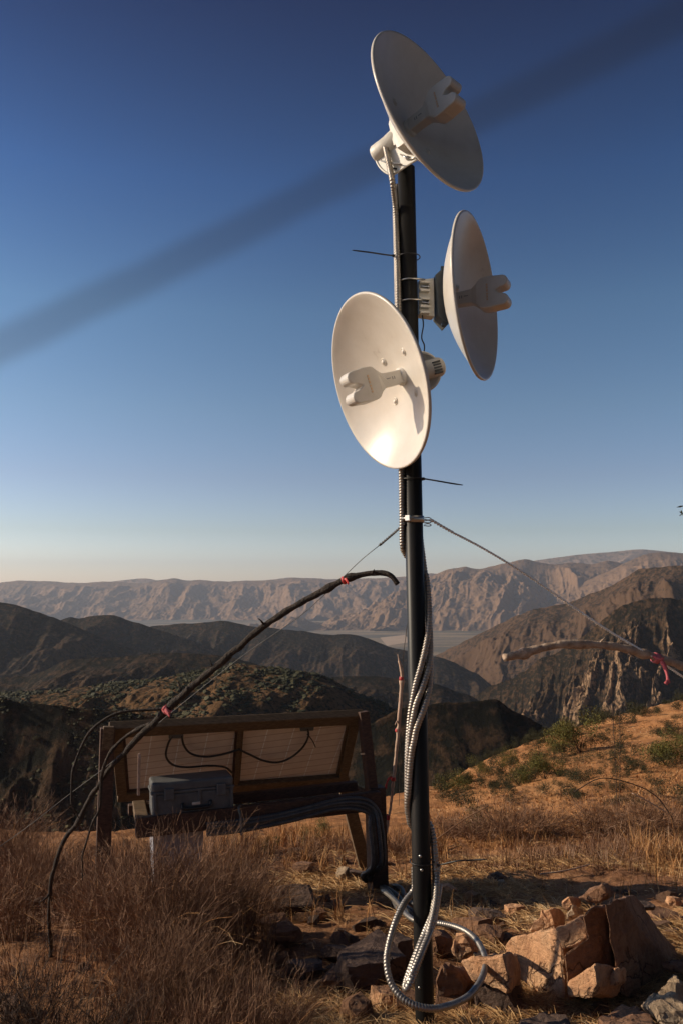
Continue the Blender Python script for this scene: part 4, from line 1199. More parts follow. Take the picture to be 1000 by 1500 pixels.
# ------------------------------------------------------------------ rocks
def rough_rock(bm, r, amp, cuts=3):
    bmesh.ops.triangulate(bm, faces=[f for f in bm.faces if len(f.verts) > 4])
    sharp = [e for e in bm.edges if len(e.link_faces) == 2 and e.calc_face_angle(0) > .35]
    bmesh.ops.subdivide_edges(bm, edges=bm.edges[:], cuts=cuts, use_grid_fill=True)
    s = r.integers(0, 9999)
    co = np.array([v.co[:] for v in bm.verts])
    sc = 1 / max(1e-6, np.ptp(co, axis=0).max())
    q = co * sc
    d = np.stack([fbm(q[:, 0] * 3.1 + q[:, 2] * 2.3 + 9 * k, q[:, 1] * 3.1 - q[:, 2] * 1.9, s + k, 4, .6) for k in range(3)], 1)
    d2 = np.stack([fbm(q[:, 0] * 11 + q[:, 2] * 9 + 9 * k, q[:, 1] * 11 - q[:, 2] * 8, s + 50 + k, 3, .6) for k in range(3)], 1)
    for v, a, b_ in zip(bm.verts, d, d2):
        v.co += Vector((a * amp + b_ * amp * .35) / sc)


def rock_mesh(name, size, seed, cuts=9, rough=.05, sub=3):
    """angular stone: a block cut by random planes, then roughened"""
    r = np.random.default_rng(seed)
    bm = bmesh.new(); bmesh.ops.create_cube(bm, size=2)
    for i in range(cuts):
        n = unit(r.normal(size=3) * np.array([1, 1, .8])); d = r.uniform(.62, .98) * (abs(n[0]) + abs(n[1]) + abs(n[2])) ** .55
        g = bmesh.ops.bisect_plane(bm, geom=bm.verts[:] + bm.edges[:] + bm.faces[:], plane_co=Vector(n * d), plane_no=Vector(n), clear_outer=True)
        ed = [e for e in bm.edges if e.is_boundary]
        if ed: bmesh.ops.holes_fill(bm, edges=ed, sides=0)
    bmesh.ops.remove_doubles(bm, verts=bm.verts[:], dist=.02)
    for v in bm.verts: v.co = Vector((v.co.x * size[0], v.co.y * size[1], v.co.z * size[2]))
    rough_rock(bm, r, rough, sub)
    bmesh.ops.recalc_face_normals(bm, faces=bm.faces[:])
    me = bpy.data.meshes.new(name); bm.to_mesh(me); bm.free()
    me.polygons.foreach_set('use_smooth', [False] * len(me.polygons))
    return me


def slab(label, poly, D0, kx, ky, ext, mat, seed, rough=.02, px0=None):
    """a split slab: its face, lying in a tilted plane, and its thickness"""
    r = np.random.default_rng(seed)
    px0 = poly[0] if px0 is None else px0
    P = [at(x, y, D0 + kx * (x - px0[0]) + ky * (y - px0[1])) for x, y in poly]
    bm = bmesh.new(); vs = [bm.verts.new(Vector(p)) for p in P]; f = bm.faces.new(vs)
    g = bmesh.ops.extrude_face_region(bm, geom=[f])
    cen = sum(P) / len(P)
    for e in g['geom']:
        if isinstance(e, bmesh.types.BMVert):
            e.co = e.co + Vector(ext) - Vector((0, 0, .34 * max(ext[1], 0))) + (Vector(cen) - e.co) * .10
    bmesh.ops.recalc_face_normals(bm, faces=bm.faces[:])
    bmesh.ops.bevel(bm, geom=bm.edges[:], offset=.006, segments=1, affect='EDGES')
    bmesh.ops.triangulate(bm, faces=bm.faces[:])
    for _ in range(2):
        lg = [e for e in bm.edges if e.calc_length() > .028]
        bmesh.ops.subdivide_edges(bm, edges=lg, cuts=2)
        bmesh.ops.triangulate(bm, faces=[f for f in bm.faces if len(f.verts) > 3])
    co = np.array([v.co[:] for v in bm.verts])
    for sc, am in ((5, .009), (17, .009), (48, .006)):
        d = np.stack([fbm(co[:, 0] * sc + co[:, 2] * sc * .7 + 9 * k, co[:, 1] * sc - co[:, 2] * sc * .6, seed * 7 + k, 3, .6) for k in range(3)], 1) * am * rough / .02
        for v, a in zip(bm.verts, d): v.co += Vector(a)
    for v in bm.verts: v.co -= Vector(cen)
    bmesh.ops.recalc_face_normals(bm, faces=bm.faces[:])
    me = bpy.data.meshes.new('rock'); bm.to_mesh(me); bm.free()
    o = link_mesh('rock', me, mat); o.location = Vector(cen)
    return tag(o, label, 'rock', 'rocks heaped at the right of the mast')


Z = lambda x, y: (700 + x * .3, 1230 + y * .3)
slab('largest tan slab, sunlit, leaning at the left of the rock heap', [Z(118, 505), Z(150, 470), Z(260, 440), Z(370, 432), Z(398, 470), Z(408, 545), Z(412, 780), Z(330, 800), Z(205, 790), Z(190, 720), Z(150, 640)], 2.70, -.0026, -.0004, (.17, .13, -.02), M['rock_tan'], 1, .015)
slab('tan block with a cracked face set above the largest slab', [Z(374, 432), Z(440, 402), Z(492, 366), Z(516, 400), Z(536, 482), Z(480, 520), Z(412, 548)], 2.50, -.0006, -.0005, (.10, .12, .0), M['rock_tan'], 2, .018)
slab('thin pointed tan flake standing on the left shoulder of the heap', [Z(256, 446), Z(268, 395), Z(306, 332), Z(316, 352), Z(356, 322), Z(376, 400), Z(380, 440)], 2.66, -.0008, 0, (.05, .05, -.01), M['rock_tan'], 3, .02)
slab('small tan chip on top of the heap, just right of the pointed flake', [Z(388, 292), Z(432, 268), Z(456, 312), Z(430, 335), Z(400, 340)], 2.70, -.0008, 0, (.05, .05, -.01), M['rock_tan'], 4, .02)
slab('small three-cornered pale chip below the top chip of the heap', [Z(428, 372), Z(468, 306), Z(482, 370), Z(440, 400)], 2.60, -.0008, 0, (.035, .05, -.02), M['rock_pale'], 5, .02)
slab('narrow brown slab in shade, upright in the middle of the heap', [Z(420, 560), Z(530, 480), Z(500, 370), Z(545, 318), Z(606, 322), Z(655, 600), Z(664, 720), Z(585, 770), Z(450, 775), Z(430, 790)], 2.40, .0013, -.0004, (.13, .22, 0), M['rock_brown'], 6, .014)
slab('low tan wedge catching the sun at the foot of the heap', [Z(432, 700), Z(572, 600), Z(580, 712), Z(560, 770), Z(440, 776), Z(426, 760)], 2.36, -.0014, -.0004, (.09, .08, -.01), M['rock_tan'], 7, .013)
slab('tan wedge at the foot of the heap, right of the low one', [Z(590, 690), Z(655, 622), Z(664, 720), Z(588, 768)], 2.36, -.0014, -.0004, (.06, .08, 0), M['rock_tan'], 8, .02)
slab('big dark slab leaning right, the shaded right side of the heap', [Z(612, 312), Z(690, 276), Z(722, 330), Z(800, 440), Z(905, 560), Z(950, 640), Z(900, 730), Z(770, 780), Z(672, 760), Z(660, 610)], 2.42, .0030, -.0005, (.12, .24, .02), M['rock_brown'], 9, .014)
slab('brown angular rock lying on the very top of the heap', [Z(470, 290), Z(500, 272), Z(600, 222), Z(628, 262), Z(590, 306), Z(520, 306)], 2.72, -.0006, 0, (.06, .12, .01), M['rock_brown'], 10, .024)
slab('flat brown slab lying behind the heap at its upper right', [Z(700, 292), Z(865, 318), Z(870, 350), Z(760, 362), Z(720, 350)], 2.9, .0004, -.004, (.04, .14, .01), M['rock_dark'], 11, .02)
slab('squarish block with a pale lit top between mast and largest slab', [(671, 1408), (700, 1402), (738, 1398), (745, 1430), (742, 1455), (716, 1446), (690, 1440)], 2.42, -.0009, -.0005, (.06, .12, .0), M['rock_tan'], 12, .016)
slab('dark rock under the squarish block, right of the mast foot', [(690, 1442), (742, 1446), (760, 1490), (735, 1500), (700, 1495)], 2.40, -.0003, -.0004, (.06, .12, 0), M['rock_dark'], 13, .03)
slab('rusty orange rock seen inside the conduit loop', [(655, 1390), (664, 1372), (676, 1366), (688, 1382), (690, 1398), (672, 1405)], 2.62, -.0006, 0, (.04, .08, 0), M['rock_tan'], 14, .03)
slab('round-shouldered brown rock touching the right of the mast foot', [(634, 1432), (640, 1416), (658, 1424), (676, 1446), (672, 1474), (640, 1478)], 2.42, -.0004, 0, (.05, .10, 0), M['rock_brown'], 15, .03)
slab('flat brown slab at the bottom edge below the heap', [Z(570, 870), Z(620, 845), Z(690, 812), Z(780, 830), Z(860, 868), Z(850, 930), Z(600, 940)], 2.12, 0, -.006, (.02, .05, -.06), M['rock_brown'], 16, .02)
slab('thin dark slab at the bottom edge under the largest slab', [Z(200, 880), Z(225, 852), Z(440, 850), Z(460, 880), Z(440, 930), Z(210, 940)], 2.16, 0, -.006, (0, .05, -.05), M['rock_dark'], 17, .02)
slab('pale lumpy rock at the right edge, pointed top', [Z(868, 770), Z(905, 735), Z(940, 680), Z(975, 678), Z(982, 730), Z(1000, 760), Z(1040, 770), Z(1030, 830), Z(900, 810)], 2.30, -.0004, -.001, (.05, .12, 0), M['rock_pale'], 18, .03)
slab('low pale rock in the bottom right corner', [Z(805, 818), Z(850, 790), Z(960, 775), Z(1010, 800), Z(1060, 900), Z(1000, 960), Z(870, 890)], 2.16, -.0003, -.002, (.03, .12, -.02), M['rock_pale'], 19, .03)
slab('small tan rock at the right edge beside the dark slab', [Z(895, 620), Z(925, 602), Z(1000, 605), Z(1060, 590), Z(1060, 650), Z(960, 650), Z(910, 645)], 2.5, -.0003, -.001, (.04, .10, 0), M['rock_brown'], 20, .03)

# loose rocks of their own, then copies of a few stone shapes
def stone(name, px, py, wpx, hpx, mat, label, seed, group='loose rocks round the mast', depth=1.0, rotz=None, cuts=9, dn_=0.25):
    g = ground_pt(px, py); s = g[1] / F * 1.03
    r = np.random.default_rng(seed)
    me = rock_mesh('rock', (wpx * s * .5, wpx * s * .5 * depth, hpx * s * .55), seed, cuts)
    o = link_mesh(name, me, mat); o.location = Vector(g + [0, 0, hpx * s * .5 * (1 - dn_)])
    o.rotation_euler = (r.uniform(-.2, .2), r.uniform(-.2, .2), r.uniform(0, 6.28) if rotz is None else rotz)
    return tag(o, label, 'rock', group)


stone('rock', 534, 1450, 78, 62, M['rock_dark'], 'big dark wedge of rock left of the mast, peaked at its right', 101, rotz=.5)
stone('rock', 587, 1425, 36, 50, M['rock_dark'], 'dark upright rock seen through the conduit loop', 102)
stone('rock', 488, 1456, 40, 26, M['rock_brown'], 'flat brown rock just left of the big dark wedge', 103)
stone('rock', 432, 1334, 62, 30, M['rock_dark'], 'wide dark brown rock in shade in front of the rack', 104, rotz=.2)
stone('rock', 388, 1345, 34, 20, M['rock_dark'], 'dark rock at the edge of the dry bush in front of the rack', 105)
stone('rock', 503, 1290, 22, 18, M['rock_pale'], 'pale round rock lit by the sun beside the rack brace', 106, cuts=14)
stone('rock', 524, 1292, 24, 17, M['rock_dark'], 'dark rock next to the pale round one by the rack brace', 107)
stone('rock', 467, 1352, 20, 20, M['rock_brown'], 'small upright brown rock in the straw before the rack', 108)
stone('rock', 420, 1385, 42, 26, M['rock_brown'], 'sunlit brown rock at the left of the stony bank', 109)
stone('rock', 400, 1368, 32, 24, M['rock_brown'], 'brown rock behind the left end of the stony bank', 110)
stone('rock', 596, 1486, 34, 28, M['rock_brown'], 'mottled brown rock at the very foot of the mast', 111)
stone('rock', 560, 1484, 30, 30, M['rock_tan'], 'small tan rock near the bottom edge left of the mast', 112)
stone('rock', 520, 1494, 34, 30, M['rock_brown'], 'pinkish brown rock at the bottom edge left of the mast', 113)
stone('rock', 736, 1304, 13, 13, M['rock_pale'], 'small grey stone alone in the straw above the rock heap', 114)
stone('rock', 753, 1346, 22, 18, M['rock_tan'], 'small tan rock in the straw left of the rock heap', 115)
stone('rock', 655, 1310, 28, 14, M['rock_tan'], 'tan rock in the straw just right of the mast', 116)
stone('rock', 690, 1375, 40, 26, M['rock_brown'], 'brown rock behind the conduit loop', 117)
stone('rock', 712, 1352, 40, 18, M['rock_dark'], 'flat grey-brown rock behind the conduit loop, farther right', 118)
stone('rock', 720, 1385, 34, 26, M['rock_brown'], 'brown rock between conduit loop and squarish block', 119)
stone('rock', 978, 1356, 46, 14, M['rock_brown'], 'flat brown rock at the right edge above the dark slab', 120)
stone('rock', 985, 1326, 18, 13, M['rock_tan'], 'reddish rock in the dry grass at the right edge', 121)
stone('rock', 945, 1390, 40, 22, M['rock_dark'], 'dark rock in the shade right of the rock heap', 122)
stone('rock', 660, 1492, 44, 20, M['rock_brown'], 'low brown rock at the bottom edge right of the mast', 123)
stone('rock', 700, 1497, 40, 18, M['rock_tan'], 'low tan rock at the bottom edge between mast and slabs', 124)
stone('rock', 450, 1440, 44, 28, M['rock_dark'], 'dark rock in the shaded bank left of the big wedge', 125)
stone('rock', 500, 1405, 48, 18, M['rock_dark'], 'long dark rock in the shaded bank behind the big wedge', 126)
stone('rock', 380, 1300, 26, 18, M['rock_brown'], 'reddish rock at the right foot of the dry bush', 127)
stone('rock', 443, 1281, 22, 16, M['rock_brown'], 'small reddish rock behind the wide dark one', 128)
stone('rock', 640, 1400, 30, 30, M['rock_brown'], 'brown rock leaning behind the mast foot', 129)

protos = [rock_mesh('stone', (1, r_.uniform(.6, 1), r_.uniform(.4, .7)), 300 + i, 8, .05, 2) for i, r_ in enumerate([np.random.default_rng(i) for i in range(8)])]
mats_s = [M['rock_brown'], M['rock_tan'], M['rock_dark'], M['rock_brown']]
variants = []
for i, me in enumerate(protos):
    me.materials.append(mats_s[i % 4]); variants.append(me)
rr = np.random.default_rng(77); first = {}
zones = [((380, 640), (1250, 1500), 120), ((640, 760), (1285, 1500), 60), ((760, 1000), (1290, 1500), 40), ((0, 380), (1300, 1500), 30)]
for (xa, xb), (ya, yb), cnt in zones:
    for _ in range(cnt):
        px, py = rr.uniform(xa, xb), rr.uniform(ya, yb); g = ground_pt(px, py)
        i = int(rr.integers(0, 8)); s = float(np.clip(.018 * math.exp(rr.normal() * .45), .009, .05))
        if i not in first:
            o = bpy.data.objects.new('stone', variants[i]); first[i] = o
        else:
            o = first[i].copy()
        COL.objects.link(o); o.location = Vector(g + [0, 0, s * .22]); o.scale = (s, s, s)
        o.rotation_euler = (rr.uniform(-.4, .4), rr.uniform(-.4, .4), rr.uniform(0, 6.28))
        tag(o, 'small angular stone lying loose on the dry ground', 'stone', 'small stones scattered round the mast')

# ------------------------------------------------------------------ plants
def stems(rng, n, h, spread, k=6, lean=.5, droop=.2, jit=.03, rbase=.08):
    """curved stems rising from a clump: (n,k,3) around the origin"""
    az = rng.uniform(0, 2 * PI, n); b = rbase * np.sqrt(rng.random(n)); baz = rng.uniform(0, 2 * PI, n)
    H = h * rng.uniform(.55, 1.0, n); s = spread * np.sqrt(rng.random(n))
    t = np.linspace(0, 1, k)[None]
    out = b[:, None] * np.cos(baz)[:, None] + (s[:, None] * t ** (1 + lean)) * np.cos(az)[:, None]
    ou2 = b[:, None] * np.sin(baz)[:, None] + (s[:, None] * t ** (1 + lean)) * np.sin(az)[:, None]
    z = H[:, None] * (t - droop * (s / max(spread, 1e-6))[:, None] * t ** 2.5)
    P = np.stack([out, ou2, z], -1)
    w = rng.normal(size=(n, k, 3)) * jit * h * t[..., None]
    w[:, 0] = 0
    return P + np.cumsum(w, 1) * .5


def twig_bush_mesh(name, rng, n, h, spread, rbase, wd=.0022, nside=7, side=.09, lean=.9, droop=.08):
    P = stems(rng, n, h, spread, 6, lean, droop, .010, rbase)
    W = np.linspace(1, .35, 6)[None] * wd * np.exp(rng.normal(size=(n, 1)) * .45)
    Ps = [P]; Ws = [W]
    m = n * nside
    idx = rng.integers(0, n, m); seg = rng.uniform(.25, .98, m) * 5
    i0 = np.floor(seg).astype(int); f = (seg - i0)[:, None]
    A = P[idx, i0] * (1 - f) + P[idx, np.minimum(i0 + 1, 5)] * f
    d = P[idx, np.minimum(i0 + 1, 5)] - P[idx, i0]; d /= np.linalg.norm(d, axis=1)[:, None] + 1e-9
    d = d + rng.normal(size=(m, 3)) * .62 + np.array([0, 0, .30]); d /= np.linalg.norm(d, axis=1)[:, None]
    L = side * rng.uniform(.35, 1.2, m)[:, None]
    B = A + d * L * .5 + rng.normal(size=(m, 3)) * side * .06; C_ = A + d * L + rng.normal(size=(m, 3)) * side * .10
    Q = np.stack([A, B, C_], 1); Wq = np.array([.8, .6, .25])[None] * wd * rng.uniform(.6, 1.2, (m, 1))
    # pad the side twigs to the same number of points
    t6 = np.linspace(0, 2, 6); j0 = np.minimum(np.floor(t6).astype(int), 1); ff = (t6 - j0)
    Q6 = Q[:, j0] * (1 - ff)[None, :, None] + Q[:, j0 + 1] * ff[None, :, None]
    W6 = Wq[:, j0] * (1 - ff)[None] + Wq[:, j0 + 1] * ff[None]
    return strips_mesh(name, np.concatenate([P, Q6[:, [0, 1, 2, 3, 4, 5]]]), np.concatenate([W, W6]), rng)


def place(me, mat, name, px, py, label, cat, group, scale=1.0, rz=0, D=None, kids=(), sink=.02):
    g = ground_pt(px, py) if D is None else at(px, py, D)
    if D is not None: g[2] = float(gz(g[0], g[1]))
    o = thing(name, label, cat, g - [0, 0, sink], group) if kids else bpy.data.objects.new(name, me)
    if not kids:
        COL.objects.link(o); tag(o, label, cat, group)
        if not me.materials: me.materials.append(mat)
    o.location = Vector(g - [0, 0, sink]); o.rotation_euler = (0, 0, rz); o.scale = (scale,) * 3
    for nm, m_, mt_ in kids:
        c = bpy.data.objects.new(nm, m_); COL.objects.link(c); c.parent = o
        if not m_.materials: m_.materials.append(mt_)
    return o


r = np.random.default_rng(5)
DG = 'dry brown bushes round the mast and rack'
bush_a = twig_bush_mesh('bush', r, 620, .66, .36, .20, .0017, 17, .07)
bush_a2 = strips_mesh('dead_stalks', stems(r, 90, .60, .55, 8, .6, .55, .035, .16), np.linspace(1, .4, 8)[None] * .0034 * np.ones((90, 1)), r)
bush_b = twig_bush_mesh('bush', r, 430, .50, .30, .17, .0016, 15, .06)
bush_b2 = strips_mesh('dead_stalks', stems(r, 30, .5, .45, 8, .6, .5, .035, .12), np.linspace(1, .4, 8)[None] * .003 * np.ones((30, 1)), r)
bush_c = twig_bush_mesh('bush', r, 260, .36, .24, .12, .0015, 12, .05)
bush_c2 = strips_mesh('dead_stalks', stems(r, 20, .4, .36, 8, .6, .5, .035, .1), np.linspace(1, .4, 8)[None] * .0026 * np.ones((20, 1)), r)
bush_d = twig_bush_mesh('bush', r, 300, .42, .27, .15, .0017, 13, .06)
KA = [('twigs', bush_a, M['twig']), ('dead_stalks', bush_a2, M['straw'])]
KB = [('twigs', bush_b, M['twig']), ('dead_stalks', bush_b2, M['straw'])]
KC = [('twigs', bush_c, M['twig']), ('dead_stalks', bush_c2, M['straw'])]
KDk = [('twigs', bush_d, M['twigdark']), ('dead_stalks', bush_b2, M['straw'])]
for kk, px, D, sc_, rz, lb_ in (
        (KA, 250, 2.70, 0.76, .3, 'largest dry brown bush, full and upright in front of the storage bin'),
        (KA, 325, 3.05, 0.62, 2.2, 'dry brown bush with pale tips, right of the largest one under the rack beam'),
        (KB, 165, 2.9, 0.76, 1.0, 'dry brown bush just right of the foot of the long dark branch'),
        (KA, 235, 2.2, 0.48, 4.0, 'low dry bush with pale bent stalks in front of the largest bush'),
        (KC, 335, 2.3, 0.62, 5.1, 'low reddish bush at the bottom, right of the pale stalks'),
        (KC, 415, 2.05, 0.56, 0.4, 'small thin bush at the bottom edge left of the stony bank'),
        (KC, 300, 1.95, 0.60, 2.0, 'thin bush at the bottom edge below the largest bush'),
        (KDk, 45, 2.05, 0.64, .9, 'dark bush filling the bottom left corner'),
        (KDk, 150, 1.95, 0.50, 2.9, 'dark low bush at the bottom edge, right of the corner bush'),
        (KC, 15, 3.1, 0.84, 1.4, 'reddish dry bush at the left edge beyond the dark corner bush'),
        (KB, 70, 4.1, 0.72, 3.3, 'dry bush at the far left beyond the long branch'),
        (KC, 15, 4.8, 1.20, .2, 'feathery dry bush at the left edge, catching sun at its top'),
        (KC, 130, 3.6, 0.88, .7, 'dry bush at the foot of the left rack post'),
        (KC, 385, 3.5, 0.72, 3.9, 'small dry bush at the left end of the stony bank'),
        (KC, 195, 3.45, 0.80, 5.0, 'dry bush growing up behind the largest one, left of the bin')):
    place(None, None, 'dry_bush', px, 1300, lb_, 'bush', DG, sc_, rz, D, kk)

# brush on the knoll beyond the mast
brush = [twig_bush_mesh('bush', r, 120, .34, .44, .14, .0030, 12, .11, .3, .35) for _ in range(2)]
for i, (px, py, s, lb_) in enumerate(((700, 1232, 1.2, 'grey-brown twiggy brush right of the mast above the cable tie'), (745, 1228, 1.5, 'wide dark twiggy brush below the orange slope, left of the tall stalks'), (795, 1222, 1.3, 'twiggy brush left of the tall stalks, close beside the wide one'), (868, 1218, 1.4, 'dark twiggy brush at the foot of the tall stalks'), (930, 1222, 1.5, 'twiggy brush right of the tall stalks'), (985, 1222, 1.6, 'twiggy brush at the right edge behind the straw'), (660, 1225, 1.0, 'small brush touching the mast on its right, in the straw'), (520, 1250, .8, 'low brush between rack brace and mast'), (450, 1262, .9, 'low brush in the straw under the rack beam'), (585, 1255, .9, 'low brush between panel post and mast'))):
    place(brush[i % 2], M['twig'], 'dry_brush', px, py, lb_, 'brush', 'twiggy brush beyond the mast', s * .66, i * 1.3)


def shrub_mesh(rng, n=650, leaf=.055, lumps=9, flat=.62):
    c = rng.normal(size=(lumps, 3)) * np.array([.30, .30, .17]); c[:, 2] = np.abs(c[:, 2]) * 1.2 + .25
    R_ = rng.uniform(.20, .36, lumps)
    i = rng.integers(0, lumps, n); d = rng.normal(size=(n, 3)); d /= np.linalg.norm(d, axis=1)[:, None]
    P = c[i] + d * (R_[i] * rng.uniform(.45, 1.12, n))[:, None]
    P[:, 2] = np.abs(P[:, 2]) * flat / .62
    a = rng.normal(size=(n, 3)) + d * .4; a /= np.linalg.norm(a, axis=1)[:, None]
    L = leaf * rng.uniform(.6, 1.5, n)[:, None]
    Q = np.stack([P - a * L * .5, P, P + a * L * .5], 1); W = np.array([.25, .8, .2])[None] * leaf * .75 * rng.uniform(.6, 1.3, (n, 1))
    return strips_mesh('shrub', Q, W, rng)


def stem_mesh(rng, n=16):
    P = stems(rng, n, .55, .42, 5, .2, .1, .04, .06)
    return strips_mesh('stems', P, np.linspace(1, .4, 5)[None] * .022 * np.ones((n, 1)), rng)


green = [shrub_mesh(r, 3600, .036) for _ in range(4)]; gst = [stem_mesh(r) for _ in range(2)]
darks = [shrub_mesh(r, 1600, .042, 6) for _ in range(4)]
olive_m = green
GG = 'green shrubs on the orange slope'; DD_ = 'dark shrubs dotted on the orange slope'
for i, (px, py, wpx, lb_) in enumerate((
        (734, 1124, 32, 'olive shrub at the left edge of the orange slope, rounded'), (700, 1138, 26, 'olive shrub lower on the edge of the slope, next left of the rounded one'),
        (668, 1162, 34, 'pale olive shrub low on the slope, a little right of the mast'), (645, 1158, 26, 'dark green shrub half hidden behind the right side of the mast'),
        (758, 1092, 36, 'olive shrub on the slope crest in front of the dark valley'), (796, 1072, 40, 'green shrub on the slope crest under the rugged mountain'),
        (820, 1082, 30, 'tall olive shrub below the crest, first in a short row running down'), (812, 1105, 30, 'olive shrub in the middle of the short row running down the slope'),
        (800, 1134, 32, 'olive shrub at the bottom of the short row running down the slope'), (848, 1102, 60, 'widest green shrub on the slope, right of the short row'),
        (975, 1122, 50, 'big rounded green shrub at the right of the slope'), (998, 1112, 40, 'green shrub cut by the right edge beside the big rounded one'),
        (712, 1222, 44, 'low green shrub in the brush right of the mast'), (454, 1238, 34, 'low green shrub seen under the rack beam'), (474, 1230, 30, 'low green shrub under the rack beam, to the right of another'),
        (400, 1250, 26, 'small green shrub under the left half of the rack beam'), (680, 1148, 24, 'small olive shrub on the slope edge above the pale olive one'))):
    g = ground_pt(px, py); s = wpx * g[1] / F * 1.03 / 1.05
    place(None, None, 'green_shrub', px, py, lb_, 'shrub', GG, s, i * 1.9, None, [('foliage', green[i % 4], M['leaf']), ('stems', gst[i % 2], M['twigdark'])], sink=.02 * s)
named = [(832, 1144, 22, 'dark round shrub alone in the middle of the orange slope'), (798, 1166, 24, 'dark shrub lower on the slope, below and left of the lone round one'), (906, 1096, 20, 'dark shrub beside the tall stalks, below the crest'),
         (942, 1134, 18, 'small dark shrub left of the big rounded green one'), (984, 1069, 20, 'dark shrub near the crest at the right'), (996, 1085, 20, 'dark shrub at the right edge below the crest'),
         (858, 1070, 30, 'dark shrub on the crest, left of the crest clump'), (880, 1062, 32, 'dark shrub in the crest clump, its widest'), (900, 1060, 28, 'dark shrub in the crest clump, behind the tall stalks'), (934, 1054, 30, 'dark shrub on the crest right of the tall stalks'), (990, 1042, 26, 'dark shrub on the crest at the right edge'), (960, 1049, 18, 'small dark shrub on the crest between two bigger ones')]
for i, (px, py, wpx, lb_) in enumerate(named):
    g = ground_pt(px, py); s = wpx * g[1] / F * 1.03 / 1.05
    place(darks[i % 4], M['leafdark'], 'dark_shrub', px, py, lb_, 'shrub', DD_, s, i * 2.3, sink=.03 * s)
r2 = np.random.default_rng(9)
drym = [shrub_mesh(r, 300, .06, 5, .4) for _ in range(3)]
n_ = 0
while n_ < 80:
    px, py = r2.uniform(640, 1010), r2.uniform(1035, 1185)
    if py < np.interp(px, SKY_PX, SKY_PY) + 8: continue
    g = ground_pt(px, py); s = r2.uniform(8, 19) * (1 + (py - 1040) / 150) * g[1] / F
    o = place(darks[n_ % 4], M['leafdark'], 'dark_shrub', px, py, 'small dark round shrub, one of many dots on the orange slope', 'shrub', 'small dark shrubs dotted over the slope', s, r2.uniform(0, 6), sink=.05 * s); o.scale = (s, s, s * r2.uniform(.75, 1.15)); n_ += 1
n_ = 0
while n_ < 90:
    px, py = r2.uniform(640, 1010), r2.uniform(1040, 1200)
    if py < np.interp(px, SKY_PX, SKY_PY) + 6: continue
    g = ground_pt(px, py); s = r2.uniform(5, 13) * (1 + (py - 1040) / 200) * g[1] / F
    place(drym[n_ % 3], M['leafdry'], 'low_shrub', px, py, 'tiny brown low shrub, one of many specks on the orange slope', 'shrub', 'tiny brown shrubs on the orange slope', s, r2.uniform(0, 6), sink=.03 * s); n_ += 1
for _ in range(44):
    px = r2.uniform(640, 1000); py = np.interp(px, SKY_PX, SKY_PY) + r2.uniform(0, 10)
    g = ground_pt(px, py); s = r2.uniform(10, 22) * g[1] / F
    place(darks[_ % 4], M['leafdark'], 'crest_shrub', px, py, 'small dark shrub along the crest of the orange slope', 'shrub', 'small dark shrubs along the crest', s, r2.uniform(0, 6), sink=.03 * s)

# tall stalks standing clear of the straw
for px, py, top, lb_ in ((903, 1200, (896, 1030), 'tall thin dry stalk, the more slanted of the two'), (906, 1200, (907, 1045), 'tall thin dry stalk, the straight one of the two')):
    g = ground_pt(px, py); D_ = g[1]; tp = at(*top, D_)
    mb = MB(); mb.tube(spline([g, g * .6 + tp * .4 + [.006, 0, 0], tp], .03), [.0035] * 3 if False else .0032, 5)
    for f_ in (.5, .62, .75, .86):
        q = g * (1 - f_) + tp * f_; mb.tube([q, q + [(.03 if int(f_ * 100) % 2 else -.03), 0, .05]], .0016, 4)
    tag(mb.build('stalk', M['twigdark'], None, origin=g), lb_, 'stalk', 'tall stalks on the slope')
# dead stalks lying or leaning in the straw
for i, (pts_, D_, lb_, m_) in enumerate((
        ([(790, 1262), (830, 1256), (862, 1248), (952, 1276)], None, 'pale fallen stick lying on the straw right of the mast', 'stick'),
        ([(840, 1160), (880, 1140), (930, 1150), (962, 1168), (985, 1200)], 6.2, 'thin bent stem arching over the brush at the right', 'twigdark'),
        ([(925, 1162), (945, 1172), (975, 1190)], 6.0, 'pale broken stem leaning in the brush at the right', 'stick'),
        ([(640, 1228), (680, 1200), (715, 1180)], 5.5, 'pale thin twig leaning out right of the mast', 'twig'))):
    if D_ is None: P_ = [ground_pt(x, y + 28) + [0, 0, .03] for x, y in pts_[:3]]
    else: P_ = [at(x, y, D_) for x, y in pts_]
    mb = MB(); mb.tube(spline(P_, .02), .004, 6); tag(mb.build('dead_stem', M[m_], None, origin=P_[0]), lb_, 'stem', 'dead stems lying about')

# leafy sapling just outside the right edge, one leaf tip in view
sg = at(1075, 1480, 2.7); sg[2] = float(gz(sg[0], sg[1]))
sp = thing('leafy_shrub', 'leafy twig tip poking in at the right edge against the sky', 'shrub', sg)
tipp = at(1030, 752, 2.7)
mb = MB(); stem_ = spline([sg, sg * .6 + tipp * .4 + [.03, 0, 0], tipp + [.03, 0, -.05], tipp], .03); mb.tube(stem_, list(np.linspace(.007, .002, len(stem_))), 6)
mb.tube([tipp + [.03, 0, -.05], at(1010, 752, 2.7), at(998, 752, 2.7)], [.003, .002, .0012], 5); mb.build('stem', M['bark'], sp)
ra = np.random.default_rng(3); Q = []
for c_, n_l in ((at(998, 752, 2.7), 8), (at(1016, 746, 2.7), 14), (tipp, 20), (tipp + [.05, 0, -.12], 24), (tipp + [.05, 0, -.3], 24)):
    for _ in range(n_l):
        d = unit(ra.normal(size=3) + np.array([-.4, 0, .1])); Lf = ra.uniform(.009, .018) if n_l < 10 else ra.uniform(.015, .035)
        p = c_ + ra.normal(size=3) * (.003 if n_l < 10 else .012); Q.append([p, p + d * Lf * .5, p + d * Lf])
Q = np.array(Q)
